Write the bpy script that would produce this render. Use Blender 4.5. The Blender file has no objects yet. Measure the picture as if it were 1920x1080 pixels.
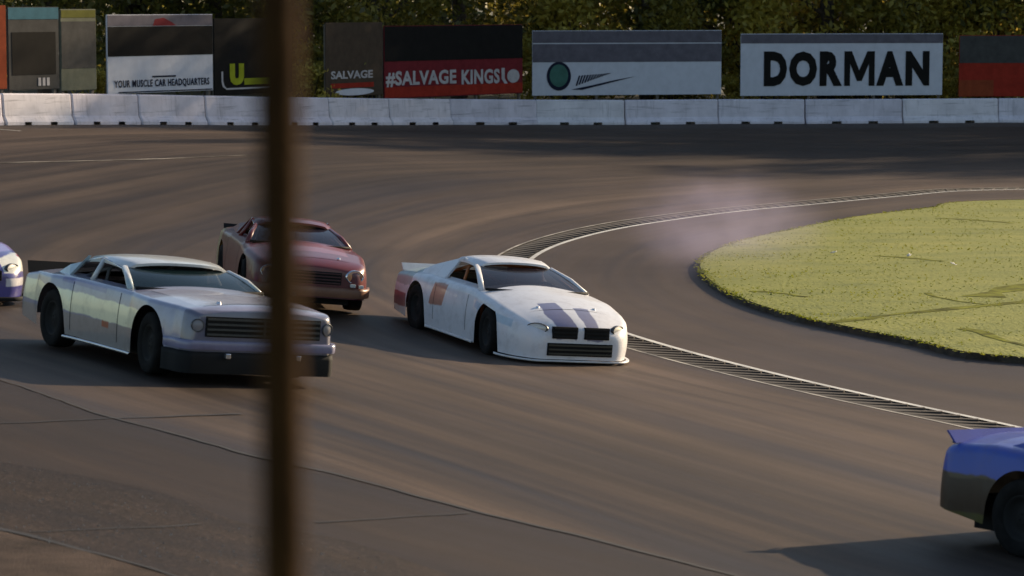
import bpy, bmesh, math, random
import numpy as np
from mathutils import Vector, Matrix
R = math.radians
random.seed(7); rng = np.random.default_rng(7)
scene = bpy.context.scene
col = scene.collection

# ------------------------------------------------------------------ camera, sky, sun, exposure
FPX = 5100.0; CAMZ = 5.0; PITCH = math.atan(540/FPX)
cam_data = bpy.data.cameras.new('camera'); cam = bpy.data.objects.new('camera', cam_data); col.objects.link(cam)
cam.location = (0, 0, CAMZ); cam.rotation_euler = (R(90) - PITCH, 0, 0)
cam_data.sensor_width = 36; cam_data.lens = 36*FPX/1920
cam_data.clip_start = 0.1; cam_data.clip_end = 3000
cam_data.dof.use_dof = True; cam_data.dof.focus_distance = 44; cam_data.dof.aperture_fstop = 3.3
scene.camera = cam

SUN_EL, SUN_AZ = 18.0, 38.0          # azimuth: degrees behind the picture plane, from the right
world = bpy.data.worlds.new('World'); scene.world = world; world.use_nodes = True
wn = world.node_tree.nodes; wl = world.node_tree.links
sky = wn.new('ShaderNodeTexSky'); sky.sky_type = 'NISHITA'; sky.sun_disc = False
sky.sun_elevation = R(SUN_EL); sky.sun_rotation = R(90 - SUN_AZ)
wl.new(sky.outputs[0], wn['Background'].inputs[0]); wn['Background'].inputs[1].default_value = 0.092
sd = bpy.data.lights.new('sun', 'SUN'); sd.energy = 4.6; sd.angle = R(0.6); sd.color = (1.0, 0.79, 0.54)
sun = bpy.data.objects.new('sun', sd); col.objects.link(sun)
to_sun = Vector((math.cos(R(SUN_EL))*math.cos(R(SUN_AZ)), math.cos(R(SUN_EL))*math.sin(R(SUN_AZ)), math.sin(R(SUN_EL))))
sun.rotation_euler = to_sun.to_track_quat('Z', 'Y').to_euler(); sun.location = (60, 40, 40)
vs = scene.view_settings
vs.view_transform = 'Standard'; vs.look = 'None'; vs.exposure = 0.82; vs.gamma = 1; vs.use_curve_mapping = False
scene.cycles.use_denoising = True
scene.cycles.max_bounces = 6; scene.cycles.transparent_max_bounces = 12; scene.cycles.volume_bounces = 1

# ------------------------------------------------------------------ terrain height from surveyed points
def ray(px, py):
    u = (px-960)/FPX; v = (540-py)/FPX; c, s = math.cos(PITCH), math.sin(PITCH)
    return np.array([u, c + v*s, -s + v*c])
def on_plane(px, py, z):
    d = ray(px, py); t = (z-CAMZ)/d[2]; return np.array([d[0]*t, d[1]*t])
LINE_PX = [(1920,355),(1700,368),(1500,385),(1400,395),(1250,413),(1150,430),(1080,446),(1030,463),(1000,478),(984,492),
           (972,520),(990,552),(1060,588),(1170,626),(1300,664),(1400,690),(1500,714),(1600,737),(1750,770),(1920,804)]
GRASS_PX = [(1920,381),(1750,395),(1600,414),(1450,443),(1370,465),(1325,487),(1312,507),(1335,537),(1400,573),(1500,603),(1600,625),(1750,655),(1920,682)]
line_pts = [(48,77.5),(30,75.3)] + [tuple(on_plane(*p, 0)) for p in LINE_PX] + [(9.2,24.5),(13,16),(18,6),(23,-6)]
grass_pts = [(48,70.5),(30,69)] + [tuple(on_plane(*p, 0)) for p in GRASS_PX] + [(15.5,33),(22,24),(34,12)]
CP = [(*p, 0.0) for p in line_pts[:-2:2]] + [(*p, 0.0) for p in grass_pts[::2]]
for px, py, z in [(342,672,.78),(957,646,.10),(545,563,.48),(-40,565,.75),(0,234,1.45),(400,234,1.12),(700,233,.75),(960,232,.48),(1400,231,.42),(1920,229,.40),
                  (0,1000,1.25),(320,1080,1.25),(900,1080,.95),(1500,1080,.55),(1920,1010,.35),(500,850,.95),(200,330,.95),(700,330,.75),(1300,310,.35)]:
    CP.append((*on_plane(px, py, z), z))
CP += [(45,103,.4),(-24,66,1.6),(-28,48,1.6),(-20,34,1.5),(-9,25,1.4),(4,12,1.3),(10,5,1.2),(0,0,1.5),(-20,0,1.6),(-40,60,1.7),(30,40,0),(45,50,0),
       (0,112,.6),(-25,100,1.5),(45,120,.5),(20,116,.5),(25,-5,.2)]
CP = np.array(CP)
def tps_fit(P, lam=0.4):
    n = len(P); d2 = ((P[:,None,:2]-P[None,:,:2])**2).sum(-1)
    K = np.where(d2 > 0, 0.5*d2*np.log(np.maximum(d2, 1e-12)), 0) + lam*np.eye(n)
    A = np.zeros((n+3, n+3)); A[:n,:n] = K; A[:n,n] = 1; A[:n,n+1:] = P[:,:2]; A[n,:n] = 1; A[n+1:,:n] = P[:,:2].T
    b = np.zeros(n+3); b[:n] = P[:,2]
    return np.linalg.solve(A, b)
TW = tps_fit(CP)
def H(x, y):
    x = np.asarray(x, float); y = np.asarray(y, float); sh = x.shape; x = x.ravel(); y = y.ravel()
    xc = np.clip(x, -42, 50); yc = np.clip(y, -8, 122)
    d2 = (xc[:,None]-CP[None,:,0])**2 + (yc[:,None]-CP[None,:,1])**2
    K = np.where(d2 > 0, 0.5*d2*np.log(np.maximum(d2, 1e-12)), 0)
    n = len(CP)
    return np.clip(K@TW[:n] + TW[n] + TW[n+1]*xc + TW[n+2]*yc, -0.1, 1.9).reshape(sh)
def h1(x, y): return float(H(np.array([x]), np.array([y]))[0])
def hit(px, py):
    z = 0.5
    for _ in range(30):
        p = on_plane(px, py, z); z = 0.5*z + 0.5*h1(*p)
    p = on_plane(px, py, z); return np.array([p[0], p[1], h1(*p)])
def normal_at(x, y, e=0.8):
    return Vector((-(h1(x+e,y)-h1(x-e,y))/(2*e), -(h1(x,y+e)-h1(x,y-e))/(2*e), 1)).normalized()
def catmull(pts, step=0.5):
    P = np.array(pts, float); P = np.vstack([2*P[0]-P[1], P, 2*P[-1]-P[-2]]); out = []
    for i in range(1, len(P)-2):
        for t in np.linspace(0, 1, 24, endpoint=False):
            a, b, c, d = P[i-1], P[i], P[i+1], P[i+2]
            out.append(0.5*((2*b)+(c-a)*t+(2*a-5*b+4*c-d)*t*t+(3*b-a-3*c+d)*t**3))
    out.append(P[-2]); return resample(np.array(out), step)
def resample(Q, step=None, n=None):
    s = np.concatenate([[0], np.cumsum(np.linalg.norm(np.diff(Q, axis=0), axis=1))])
    n = n or max(2, int(s[-1]/step)+1); t = np.linspace(0, s[-1], n)
    return np.stack([np.interp(t, s, Q[:,k]) for k in range(Q.shape[1])], 1)
def smooth(Q, k=3):
    Q = Q.copy()
    for _ in range(k): Q[1:-1] = 0.25*Q[:-2] + 0.5*Q[1:-1] + 0.25*Q[2:]
    return Q
def offset(Q, d):
    """positive d = to the right of the direction of travel"""
    T = np.gradient(Q, axis=0); T /= np.linalg.norm(T, axis=1)[:,None]
    return Q + d*np.stack([T[:,1], -T[:,0]], 1)

# ------------------------------------------------------------------ node and mesh helpers
MATS = {}
def new_mat(name):
    m = bpy.data.materials.new(name); m.use_nodes = True
    return m, m.node_tree.nodes, m.node_tree.links, m.node_tree.nodes['Principled BSDF']
def rgb(c): return (c[0], c[1], c[2], 1)
def ramp(nodes, stops):
    r = nodes.new('ShaderNodeValToRGB'); e = r.color_ramp.elements
    while len(e) < len(stops): e.new(0.5)
    for i, (p, c) in enumerate(stops): e[i].position = p; e[i].color = rgb(c) if hasattr(c, '__len__') else (c, c, c, 1)
    return r
def plain(name, c, rough=0.5, metal=0.0, var=0.15, scale=3.0, bump=0.0, coat=0.0, bscale=60, alpha=1.0, spec=0.5):
    """a colour with blotchy wear, optional fine relief"""
    if name in MATS: return MATS[name]
    m, N, L, b = new_mat(name)
    tc = N.new('ShaderNodeTexCoord'); nz = N.new('ShaderNodeTexNoise'); nz.inputs['Scale'].default_value = scale; nz.inputs['Detail'].default_value = 6; nz.inputs['Roughness'].default_value = 0.65
    L.new(tc.outputs['Object'], nz.inputs['Vector'])
    lo = [max(0, v*(1-var*1.6)) for v in c]; hi = [min(1, v*(1+var)) for v in c]
    r = ramp(N, [(0.3, lo), (0.7, hi)]); L.new(nz.outputs['Fac'], r.inputs['Fac']); L.new(r.outputs['Color'], b.inputs['Base Color'])
    b.inputs['Roughness'].default_value = rough; b.inputs['Metallic'].default_value = metal; b.inputs['Coat Weight'].default_value = coat; b.inputs['Coat Roughness'].default_value = 0.092
    b.inputs['Alpha'].default_value = alpha; b.inputs['Specular IOR Level'].default_value = spec
    if bump:
        n2 = N.new('ShaderNodeTexNoise'); n2.inputs['Scale'].default_value = bscale; n2.inputs['Detail'].default_value = 4; L.new(tc.outputs['Object'], n2.inputs['Vector'])
        bp = N.new('ShaderNodeBump'); bp.inputs['Strength'].default_value = bump; bp.inputs['Distance'].default_value = 0.02
        L.new(n2.outputs['Fac'], bp.inputs['Height']); L.new(bp.outputs['Normal'], b.inputs['Normal'])
    MATS[name] = m; return m
def mesh_obj(name, verts, faces, mat, parent=None, smooth_shade=False, uv=None):
    me = bpy.data.meshes.new(name); me.from_pydata([tuple(map(float, v)) for v in verts], [], [tuple(int(i) for i in f) for f in faces])
    if uv is not None:
        l = me.uv_layers.new(name='UVMap'); vi = np.zeros(len(me.loops), int); me.loops.foreach_get('vertex_index', vi)
        l.data.foreach_set('uv', np.asarray(uv, float)[vi].ravel())
    if mat: me.materials.append(mat)
    if smooth_shade: me.shade_smooth()
    o = bpy.data.objects.new(name, me); col.objects.link(o)
    if parent: o.parent = parent
    return o
def empty(name, loc=(0,0,0), rz=0):
    o = bpy.data.objects.new(name, None); col.objects.link(o); o.location = loc; o.rotation_euler = (0,0,rz); o.empty_display_size = 0.3; return o
def tag(o, label=None, cat=None, group=None, kind=None):
    for k, v in (('label', label), ('category', cat), ('group', group), ('kind', kind)):
        if v: o[k] = v
    return o
class MB:
    def __init__(s): s.v = []; s.f = []
    def add(s, V, F):
        o = len(s.v); s.v += [tuple(map(float, p)) for p in V]; s.f += [tuple(i+o for i in f) for f in F]; return s
    def box(s, x0, x1, y0, y1, z0, z1, M=None, ch=0.0):
        if ch:
            bm = bmesh.new(); bmesh.ops.create_cube(bm, size=1)
            for v in bm.verts: v.co = Vector(((x0+x1)/2+v.co.x*(x1-x0), (y0+y1)/2+v.co.y*(y1-y0), (z0+z1)/2+v.co.z*(z1-z0)))
            bmesh.ops.bevel(bm, geom=bm.edges[:], offset=ch, segments=2, profile=0.5, affect='EDGES')
            bm.verts.index_update(); V = [v.co.copy() for v in bm.verts]; F = [[v.index for v in f.verts] for f in bm.faces]; bm.free()
        else:
            V = [Vector(p) for p in ((x0,y0,z0),(x1,y0,z0),(x1,y1,z0),(x0,y1,z0),(x0,y0,z1),(x1,y0,z1),(x1,y1,z1),(x0,y1,z1))]
            F = [(0,3,2,1),(4,5,6,7),(0,1,5,4),(1,2,6,5),(2,3,7,6),(3,0,4,7)]
        if M is not None: V = [M@p for p in V]
        return s.add(V, F)
    def tube(s, pts, r, n=8, caps=True, flat=1.0):
        pts = [Vector(p) for p in pts]; rr = r if hasattr(r, '__len__') else [r]*len(pts); base = len(s.v); up = None
        for i, p in enumerate(pts):
            t = (pts[min(i+1,len(pts)-1)]-pts[max(i-1,0)]).normalized()
            if up is None: up = Vector((0,0,1)) if abs(t.z) < .9 else Vector((1,0,0))
            a = t.cross(up).normalized(); b = a.cross(t).normalized(); up = b
            for k in range(n):
                an = 2*math.pi*k/n; s.v.append(tuple(p + a*math.cos(an)*rr[i] + b*math.sin(an)*rr[i]*flat))
        for i in range(len(pts)-1):
            for k in range(n): s.f.append((base+i*n+k, base+i*n+(k+1)%n, base+(i+1)*n+(k+1)%n, base+(i+1)*n+k))
        if caps: s.f.append(tuple(base+k for k in reversed(range(n)))); s.f.append(tuple(base+(len(pts)-1)*n+k for k in range(n)))
        return s
    def grid(s, G):
        """G[i][j] points"""
        ni, nj = len(G), len(G[0]); o = len(s.v)
        for r_ in G: s.v += [tuple(map(float, p)) for p in r_]
        for i in range(ni-1):
            for j in range(nj-1): s.f.append((o+i*nj+j, o+i*nj+j+1, o+(i+1)*nj+j+1, o+(i+1)*nj+j))
        return s
    def panel(s, P, th, nrm):
        """thick flat polygon"""
        nrm = Vector(nrm).normalized()*th; n = len(P); A = [Vector(p) for p in P]; B = [p-nrm for p in A]
        return s.add(A+B, [tuple(range(n)), tuple(reversed(range(n, 2*n)))] + [(i, i+n, (i+1)%n+n, (i+1)%n) for i in range(n)])
    def build(s, name, mat, parent=None, sm=False):
        return mesh_obj(name, s.v, s.f, mat, parent, sm)
def strip_grid(A, B, nj, dz=0.0, n=None, jit=None):
    """surface between two plan polylines of the same length, draped on the terrain"""
    t = np.linspace(0, 1, nj)
    X = A[:,None,0]*(1-t) + B[:,None,0]*t; Y = A[:,None,1]*(1-t) + B[:,None,1]*t
    Z = H(X, Y) + dz
    V = np.stack([X, Y, Z], -1).reshape(-1, 3); ni = len(A)
    F = [(i*nj+j, (i+1)*nj+j, (i+1)*nj+j+1, i*nj+j+1) for i in range(ni-1) for j in range(nj-1)]
    return V, F, X, Y
def fix_up(F, V):
    a, b, c = (np.array(V[i]) for i in F[len(F)//2][:3])
    return F if np.cross(b-a, c-a)[2] > 0 else [tuple(reversed(f)) for f in F]

# ------------------------------------------------------------------ ground, track, apron, kerb strip, grass
L0 = smooth(catmull(line_pts, 0.5), 6)
STRIP_W = 0.62
L_in, L_out = L0, offset(L0, STRIP_W)
G0 = smooth(catmull(grass_pts, 0.4), 2)
wall_px = [(0,234,1.45),(130,234,1.35),(255,234,1.24),(380,234,1.13),(505,234,1.0),(612,233,.88),(725,233,.74),(840,232,.6),(1003,232,.48),(1170,232,.45),(1345,231,.43),(1508,231,.42),(1690,230,.41),(1870,229,.40)]
wall_pts = [tuple(on_plane(*p)) for p in wall_px]
outer_pts = [(50,104.5),(35,103.2)] + wall_pts[::-1] + [(-18.5,71),(-23.5,61),(-25,51),(-22,42),(-15,32),(-9,25.5)] + [tuple(hit(0,998)[:2]), tuple(hit(320,1079)[:2])] + [(3.2,12.2),(8.5,5),(14,-4)]
Q0 = smooth(catmull(outer_pts, 0.5), 4)

def asphalt(name, tint, streak, uvs=(0.035, 0.9), rough=0.62, lane=0, coarse=1.0):
    m, N, L, b = new_mat(name)
    uv = N.new('ShaderNodeUVMap'); uv.uv_map = 'UVMap'; tc = N.new('ShaderNodeTexCoord')
    def noise(vec, sc, scale, det=5, ro=0.6):
        mp = N.new('ShaderNodeMapping'); mp.inputs['Scale'].default_value = (sc[0], sc[1], 1); L.new(vec, mp.inputs['Vector'])
        n = N.new('ShaderNodeTexNoise'); n.inputs['Scale'].default_value = scale; n.inputs['Detail'].default_value = det; n.inputs['Roughness'].default_value = ro
        L.new(mp.outputs[0], n.inputs['Vector']); return n.outputs['Fac']
    s1 = noise(uv.outputs[0], uvs, 1.0, 4, 0.55); s2 = noise(uv.outputs[0], (uvs[0]*2.2, uvs[1]*4), 1.0, 4); pat = noise(tc.outputs['Object'], (1,1), 0.22, 5); fine = noise(tc.outputs['Object'], (1,1), 55/coarse, 3, 0.7)
    r1 = ramp(N, [(0.34, (1-streak)), (0.52, 1.0), (0.68, 1+streak*1.3)]); L.new(s1, r1.inputs[0])
    r2 = ramp(N, [(0.35, 1-streak*0.7), (0.65, 1+streak*0.4)]); L.new(s2, r2.inputs[0])
    r3 = ramp(N, [(0.35, 0.82), (0.65, 1.14)]); L.new(pat, r3.inputs[0])
    r4 = ramp(N, [(0.25, 0.7), (0.62, 1.05), (0.75, 1.5)] if coarse == 1 else [(0.3, 0.45), (0.56, 1.0), (0.68, 2.4)]); L.new(fine, r4.inputs[0])
    rs_ = [r1, r2, r3, r4]
    if lane:      # tone ramp across the track: palest beside the kerb, darker midway
        su = N.new('ShaderNodeSeparateXYZ'); L.new(uv.outputs[0], su.inputs[0]); ma = N.new('ShaderNodeMath'); ma.operation = 'MULTIPLY_ADD'; L.new(s1, ma.inputs[0]); ma.inputs[1].default_value = 5.0; L.new(su.outputs[1], ma.inputs[2])
        mr = N.new('ShaderNodeMapRange'); mr.inputs['From Min'].default_value = 2.5; mr.inputs['From Max'].default_value = 17.5; L.new(ma.outputs[0], mr.inputs['Value'])
        r5 = ramp(N, [(0.0, 1.62), (0.13, 1.55), (0.28, 1.0), (0.40, 0.86), (0.55, 1.1), (0.75, 1.4), (1.0, 1.25)]); L.new(mr.outputs[0], r5.inputs[0]); rs_.append(r5)
    prev = None
    for r_ in rs_:
        for e in r_.color_ramp.elements: e.color = (e.color[0]*0.6, e.color[1]*0.6, e.color[2]*0.6, 1)
        mx = N.new('ShaderNodeMix'); mx.data_type = 'RGBA'; mx.blend_type = 'MULTIPLY'; mx.inputs['Factor'].default_value = 1
        if prev is None: mx.inputs['A'].default_value = rgb([min(1, t/0.6**len(rs_)) for t in tint])
        else: L.new(prev, mx.inputs['A'])
        L.new(r_.outputs[0], mx.inputs['B']); prev = mx.outputs['Result']
    L.new(prev, b.inputs['Base Color'])
    rr = ramp(N, [(0.35, rough-0.10), (0.65, rough+0.12)]); L.new(s1, rr.inputs[0]); L.new(rr.outputs[0], b.inputs['Roughness'])
    b.inputs['Specular IOR Level'].default_value = 0.16
    bp = N.new('ShaderNodeBump'); bp.inputs['Strength'].default_value = 0.35; bp.inputs['Distance'].default_value = 0.006*coarse; L.new(fine, bp.inputs['Height']); L.new(bp.outputs[0], b.inputs['Normal'])
    return m

# broad ground sheet
gx = np.concatenate([np.linspace(-900,-60,10), np.arange(-55, 66, 1.25), np.linspace(75, 900, 10)])
gy = np.concatenate([np.linspace(-300,-15,6), np.arange(-12, 135, 1.25), np.linspace(145, 1500, 14)])
GX, GY = np.meshgrid(gx, gy, indexing='ij')
V = np.stack([GX, GY, H(GX, GY)-0.12], -1).reshape(-1,3); nj = len(gy)
F = [(i*nj+j, (i+1)*nj+j, (i+1)*nj+j+1, i*nj+j+1) for i in range(len(gx)-1) for j in range(nj-1)]
ground = mesh_obj('ground', V, F, plain('ground_earth', (0.07,0.065,0.035), 0.95, var=0.4, scale=0.5, bump=0.4, bscale=8), None, True); tag(ground, kind='structure')

# race track between the kerb strip and the outer edge, paired so that rows run along the racing line
NT = 420
A = resample(L_out, n=NT); B = resample(Q0, n=NT)
V, F, X, Y = strip_grid(A, B, 60)
arc = np.concatenate([[0], np.cumsum(np.linalg.norm(np.diff(0.5*(A+B), axis=0), axis=1))])
UV = np.stack([np.repeat(arc[:,None], 60, 1), np.repeat(np.linspace(0,15,60)[None], NT, 0)], -1).reshape(-1,2)
track = mesh_obj('race_track', V, fix_up(F, V), asphalt('track_asphalt', (0.056,0.039,0.0285), 0.36, lane=1), None, True, UV); tag(track, kind='structure')
def near_param(px, py):
    p = hit(px, py); k = np.argmin((X-p[0])**2 + (Y-p[1])**2); return divmod(k, 60)

# apron between white line and grass
NA = 300
A = resample(L_in, n=NA); B = resample(G0, n=NA)
V, F, _, _ = strip_grid(A, B, 24)
arc = np.concatenate([[0], np.cumsum(np.linalg.norm(np.diff(A, axis=0), axis=1))])
UV = np.stack([np.repeat(arc[:,None], 24, 1), np.repeat(np.linspace(0,6,24)[None], NA, 0)], -1).reshape(-1,2)
apron = mesh_obj('infield_apron', V, fix_up(F, V), asphalt('apron_asphalt', (0.078,0.056,0.044), 0.14, (0.05, 0.5), 0.66), None, True, UV); tag(apron, kind='structure')

# kerb strip: dark bed, raised bars, white lines on both sides
V, F, _, _ = strip_grid(resample(L_in, n=500), resample(L_out, n=500), 4, -0.010)
kerb = mesh_obj('kerb_strip', V, fix_up(F, V), plain('kerb_bed', (0.032,0.024,0.018), 0.85, var=0.3, scale=2), None, True); tag(kerb, kind='structure')
s_arc = np.concatenate([[0], np.cumsum(np.linalg.norm(np.diff(L0, axis=0), axis=1))])
bar_mesh = None; m_bar = plain('kerb_bar_paint', (0.044,0.033,0.025), 0.85, var=0.35, scale=4)
i0 = np.argmin(np.abs(L0[:,0]-15) + 100*(L0[:,1] < 55)); cnt = 0
for s_ in np.arange(s_arc[i0], s_arc[-1]-38, 0.34):
    p = np.array([np.interp(s_, s_arc, L0[:,k]) for k in (0,1)]); q = np.array([np.interp(s_+.1, s_arc, L0[:,k]) for k in (0,1)])
    t = (q-p)/np.linalg.norm(q-p); nn = np.array([t[1], -t[0]]); c = p + nn*STRIP_W/2
    if bar_mesh is None:
        mb = MB(); mb.box(-0.36, 0.36, -0.05, 0.05, -0.02, 0.008, ch=0.004); o = mb.build('kerb_bar', m_bar, kerb); bar_mesh = o.data
    else:
        o = bpy.data.objects.new('kerb_bar', bar_mesh); col.objects.link(o); o.parent = kerb
    o.location = (c[0], c[1], h1(*c)-0.006); o.rotation_euler = (0, 0, math.atan2(nn[1], nn[0]) + R(-38) + random.uniform(-.05,.05)); cnt += 1
m_white = plain('line_paint', (0.62,0.6,0.54), 0.6, var=0.22, scale=1.2)
for nm, off, wd, mt in (('edge_line', -0.10, 0.10, m_white), ('outer_edge_line', STRIP_W, 0.055, plain('line_paint_worn', (0.36,0.33,0.28), 0.7, var=0.5, scale=0.9))):
    V, F, _, _ = strip_grid(offset(L0, off), offset(L0, off+wd), 2, 0.005)
    tag(mesh_obj(nm, V, fix_up(F, V), mt), kind='structure')

# infield grass: slab with a soil lip, blades on top
apx = np.argmin(G0[:,0]); far = resample(G0[:apx+1][::-1], n=220); near = resample(G0[apx:], n=220)
tt = np.linspace(0, 1, 40)
X2 = far[:,None,0]*(1-tt) + near[:,None,0]*tt; Y2 = far[:,None,1]*(1-tt) + near[:,None,1]*tt
Z2 = H(X2, Y2) + 0.09
V = np.stack([X2, Y2, Z2], -1).reshape(-1,3)
F = [(i*40+j, i*40+j+1, (i+1)*40+j+1, (i+1)*40+j) for i in range(219) for j in range(39)]
F = fix_up(F, V)
m, N, L, b = new_mat('grass_sod'); tc = N.new('ShaderNodeTexCoord')
mp = N.new('ShaderNodeMapping'); mp.inputs['Scale'].default_value = (0.35, 0.9, 1); L.new(tc.outputs['Object'], mp.inputs[0])
n1 = N.new('ShaderNodeTexNoise'); n1.inputs['Scale'].default_value = 0.9; n1.inputs['Detail'].default_value = 7; n1.inputs['Roughness'].default_value = 0.7; L.new(mp.outputs[0], n1.inputs['Vector'])
r_ = ramp(N, [(0.28, (0.095,0.12,0.010)), (0.45, (0.175,0.19,0.017)), (0.6, (0.215,0.22,0.024)), (0.75, (0.28,0.26,0.04))]); L.new(n1.outputs[0], r_.inputs[0]); L.new(r_.outputs[0], b.inputs['Base Color']); b.inputs['Roughness'].default_value = 0.9
n2 = N.new('ShaderNodeTexNoise'); n2.inputs['Scale'].default_value = 14; n2.inputs['Detail'].default_value = 5; L.new(tc.outputs['Object'], n2.inputs['Vector'])
bp = N.new('ShaderNodeBump'); bp.inputs['Strength'].default_value = 0.6; bp.inputs['Distance'].default_value = 0.05; L.new(n2.outputs[0], bp.inputs['Height']); L.new(bp.outputs[0], b.inputs['Normal'])
M_SOD = m
lawn = mesh_obj('infield_lawn', V, F, M_SOD, None, True); tag(lawn, kind='structure')
loop = np.vstack([far[::-1], near[1:]])
jit = rng.normal(0, 0.035, len(loop))
lo = offset(loop, 0.05); lo += 0
zt_ = H(loop[:,0], loop[:,1]) + 0.09; V = []
for i in range(len(loop)):
    V.append((loop[i,0], loop[i,1], zt_[i]+0.004)); V.append((lo[i,0]+jit[i], lo[i,1]+jit[i], zt_[i]-0.16))
F = [(2*i, 2*i+1, 2*i+3, 2*i+2) for i in range(len(loop)-1)]
lip = mesh_obj('soil_lip', V, F, plain('soil', (0.045,0.033,0.02), 0.95, var=0.4, scale=6, bump=0.6), lawn)

m, N, L, b = new_mat('grass_blade'); oi = N.new('ShaderNodeTexCoord')
n1 = N.new('ShaderNodeTexNoise'); n1.inputs['Scale'].default_value = 0.55; n1.inputs['Detail'].default_value = 6; L.new(oi.outputs['Object'], n1.inputs['Vector'])
r_ = ramp(N, [(0.3, (0.12,0.145,0.010)), (0.5, (0.20,0.215,0.018)), (0.72, (0.28,0.265,0.034))]); L.new(n1.outputs[0], r_.inputs[0]); L.new(r_.outputs[0], b.inputs['Base Color']); b.inputs['Roughness'].default_value = 0.7
tr = N.new('ShaderNodeBsdfTranslucent'); L.new(r_.outputs[0], tr.inputs[0]); ms = N.new('ShaderNodeMixShader'); ms.inputs[0].default_value = 0.45
L.new(b.outputs[0], ms.inputs[1]); L.new(tr.outputs[0], ms.inputs[2]); L.new(ms.outputs[0], N['Material Output'].inputs[0])
M_BLADE = m
nb = 45000
ii = rng.uniform(0, 1, nb*3)**0.75*218; jj = rng.uniform(0, 1, nb*3)
keep = rng.uniform(0,1,nb*3) < (np.interp(ii, np.arange(220), np.linalg.norm(near-far, axis=1))/40)
ii = ii[keep][:nb]; jj = jj[keep][:nb]; nb = len(ii)
i0_ = ii.astype(int); fr = (ii-i0_)[:,None]
P = (far[i0_]*(1-fr)+far[i0_+1]*fr)*(1-jj[:,None]) + (near[i0_]*(1-fr)+near[i0_+1]*fr)*jj[:,None]
ok = P[:,0] < 20; P = P[ok]
nedge = 6000; ek = rng.integers(0, len(loop)-1, nedge); PE = loop[ek] + rng.normal(0, 0.05, (nedge,2)); PE = PE[PE[:,0] < 20]
P = np.vstack([P, PE]); nb = len(P); zb = H(P[:,0], P[:,1]) + 0.085
patch = np.sin(P[:,0]*0.8+1)*np.sin(P[:,1]*1.9) + 0.5*np.sin(P[:,0]*2.3)*np.sin(P[:,1]*3.1)
hh = rng.uniform(0.010, 0.030, nb)*(1+0.45*np.clip(patch, -1, 1)); an = rng.uniform(0, 2*np.pi, nb); wd = rng.uniform(0.012, 0.03, nb)
dx = np.cos(an)*wd; dy = np.sin(an)*wd; lx = rng.normal(0, 0.03, nb); ly = rng.normal(0, 0.03, nb)
V = np.empty((nb,3,3)); V[:,0] = np.stack([P[:,0]-dx, P[:,1]-dy, zb], 1); V[:,1] = np.stack([P[:,0]+dx, P[:,1]+dy, zb], 1); V[:,2] = np.stack([P[:,0]+lx, P[:,1]+ly, zb+hh], 1)
def tri_object(name, V, mat, n):
    k = V.shape[1]; me = bpy.data.meshes.new(name); me.vertices.add(len(V)*k); me.vertices.foreach_set('co', V.reshape(-1).astype(np.float32))
    me.loops.add(len(V)*k); me.loops.foreach_set('vertex_index', np.arange(len(V)*k, dtype=np.int32)); me.polygons.add(len(V))
    me.polygons.foreach_set('loop_start', np.arange(0, len(V)*k, k, dtype=np.int32)); me.update(calc_edges=True); me.validate(); me.materials.append(mat); return me
o = bpy.data.objects.new('grass', tri_object('grass', V, M_BLADE, 3)); col.objects.link(o); tag(o, 'short sunlit yellow green grass covering the infield', 'grass', kind='stuff')

# paving seams on the near part of the track, worn concrete edge at the lower left
def paving(name, inner, outer, mat, dz, nj=14):
    a_ = catmull([tuple(hit(*p)[:2]) for p in inner], 0.25); c_ = catmull([tuple(hit(*p)[:2]) for p in outer], 0.25); n_ = max(len(a_), len(c_)); a_ = resample(a_, n=n_); c_ = resample(c_, n=n_)
    a_ = smooth(a_ + rng.normal(0, .03, a_.shape), 3); V, F, _, _ = strip_grid(a_, c_, nj, dz); ar = np.concatenate([[0], np.cumsum(np.linalg.norm(np.diff(a_, axis=0), axis=1))])
    uv = np.stack([np.repeat(ar[:,None], nj, 1), np.repeat(np.linspace(0, 4, nj)[None], n_, 0)], -1).reshape(-1,2)
    return tag(mesh_obj(name, V, fix_up(F, V), mat, None, True, uv), kind='structure')
SEAM = [(-40,702),(40,726),(180,775),(330,815),(470,855),(640,893),(780,930),(900,962),(1060,1000),(1220,1040),(1390,1084),(1560,1130)]
EDGE = [(-140,955),(-60,978),(60,1008),(180,1038),(320,1079),(420,1110),(560,1160),(700,1210),(820,1260)]
COARSE = [(-60,855),(0,868),(160,895),(330,930),(450,985),(600,1000),(760,1050),(900,1100),(1000,1150)]
paving('outer_paving', SEAM, EDGE, asphalt('outer_asphalt', (0.036,0.025,0.020), 0.22, (0.06, 0.8), 0.7), 0.003)
paving('coarse_paving', COARSE, EDGE, asphalt('coarse_asphalt', (0.034,0.0235,0.0195), 0.3, (0.25, 0.8), 0.8, coarse=2.2), 0.006)
m_seam = plain('seam_tar', (0.018,0.014,0.011), 0.7, var=0.3)
def seam(name, pts, w, mat=m_seam, dz=0.010, wob=0.02):
    Pp = catmull([tuple(hit(*p)[:2]) for p in pts], 0.12); Pp = Pp + rng.normal(0, wob, Pp.shape); Pp = smooth(Pp, 2)
    ww = w*(1+0.5*np.interp(np.arange(len(Pp)), np.arange(0, len(Pp)+20, 10), rng.uniform(-1, 1, len(range(0, len(Pp)+20, 10)))))
    T = np.gradient(Pp, axis=0); T /= np.linalg.norm(T, axis=1)[:,None]; Nn = np.stack([T[:,1], -T[:,0]], 1)*ww[:,None]/2
    V, F, _, _ = strip_grid(Pp-Nn, Pp+Nn, 2, dz); return mesh_obj(name, V, fix_up(F, V), mat, track)
seam('paving_seam', SEAM[:-1], 0.05)
seam('paving_crack', [(-20,796),(120,790),(280,783),(450,778)], 0.05)
seam('paving_crack', [(60,1000),(200,993),(290,990),(380,985)], 0.03)
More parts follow.
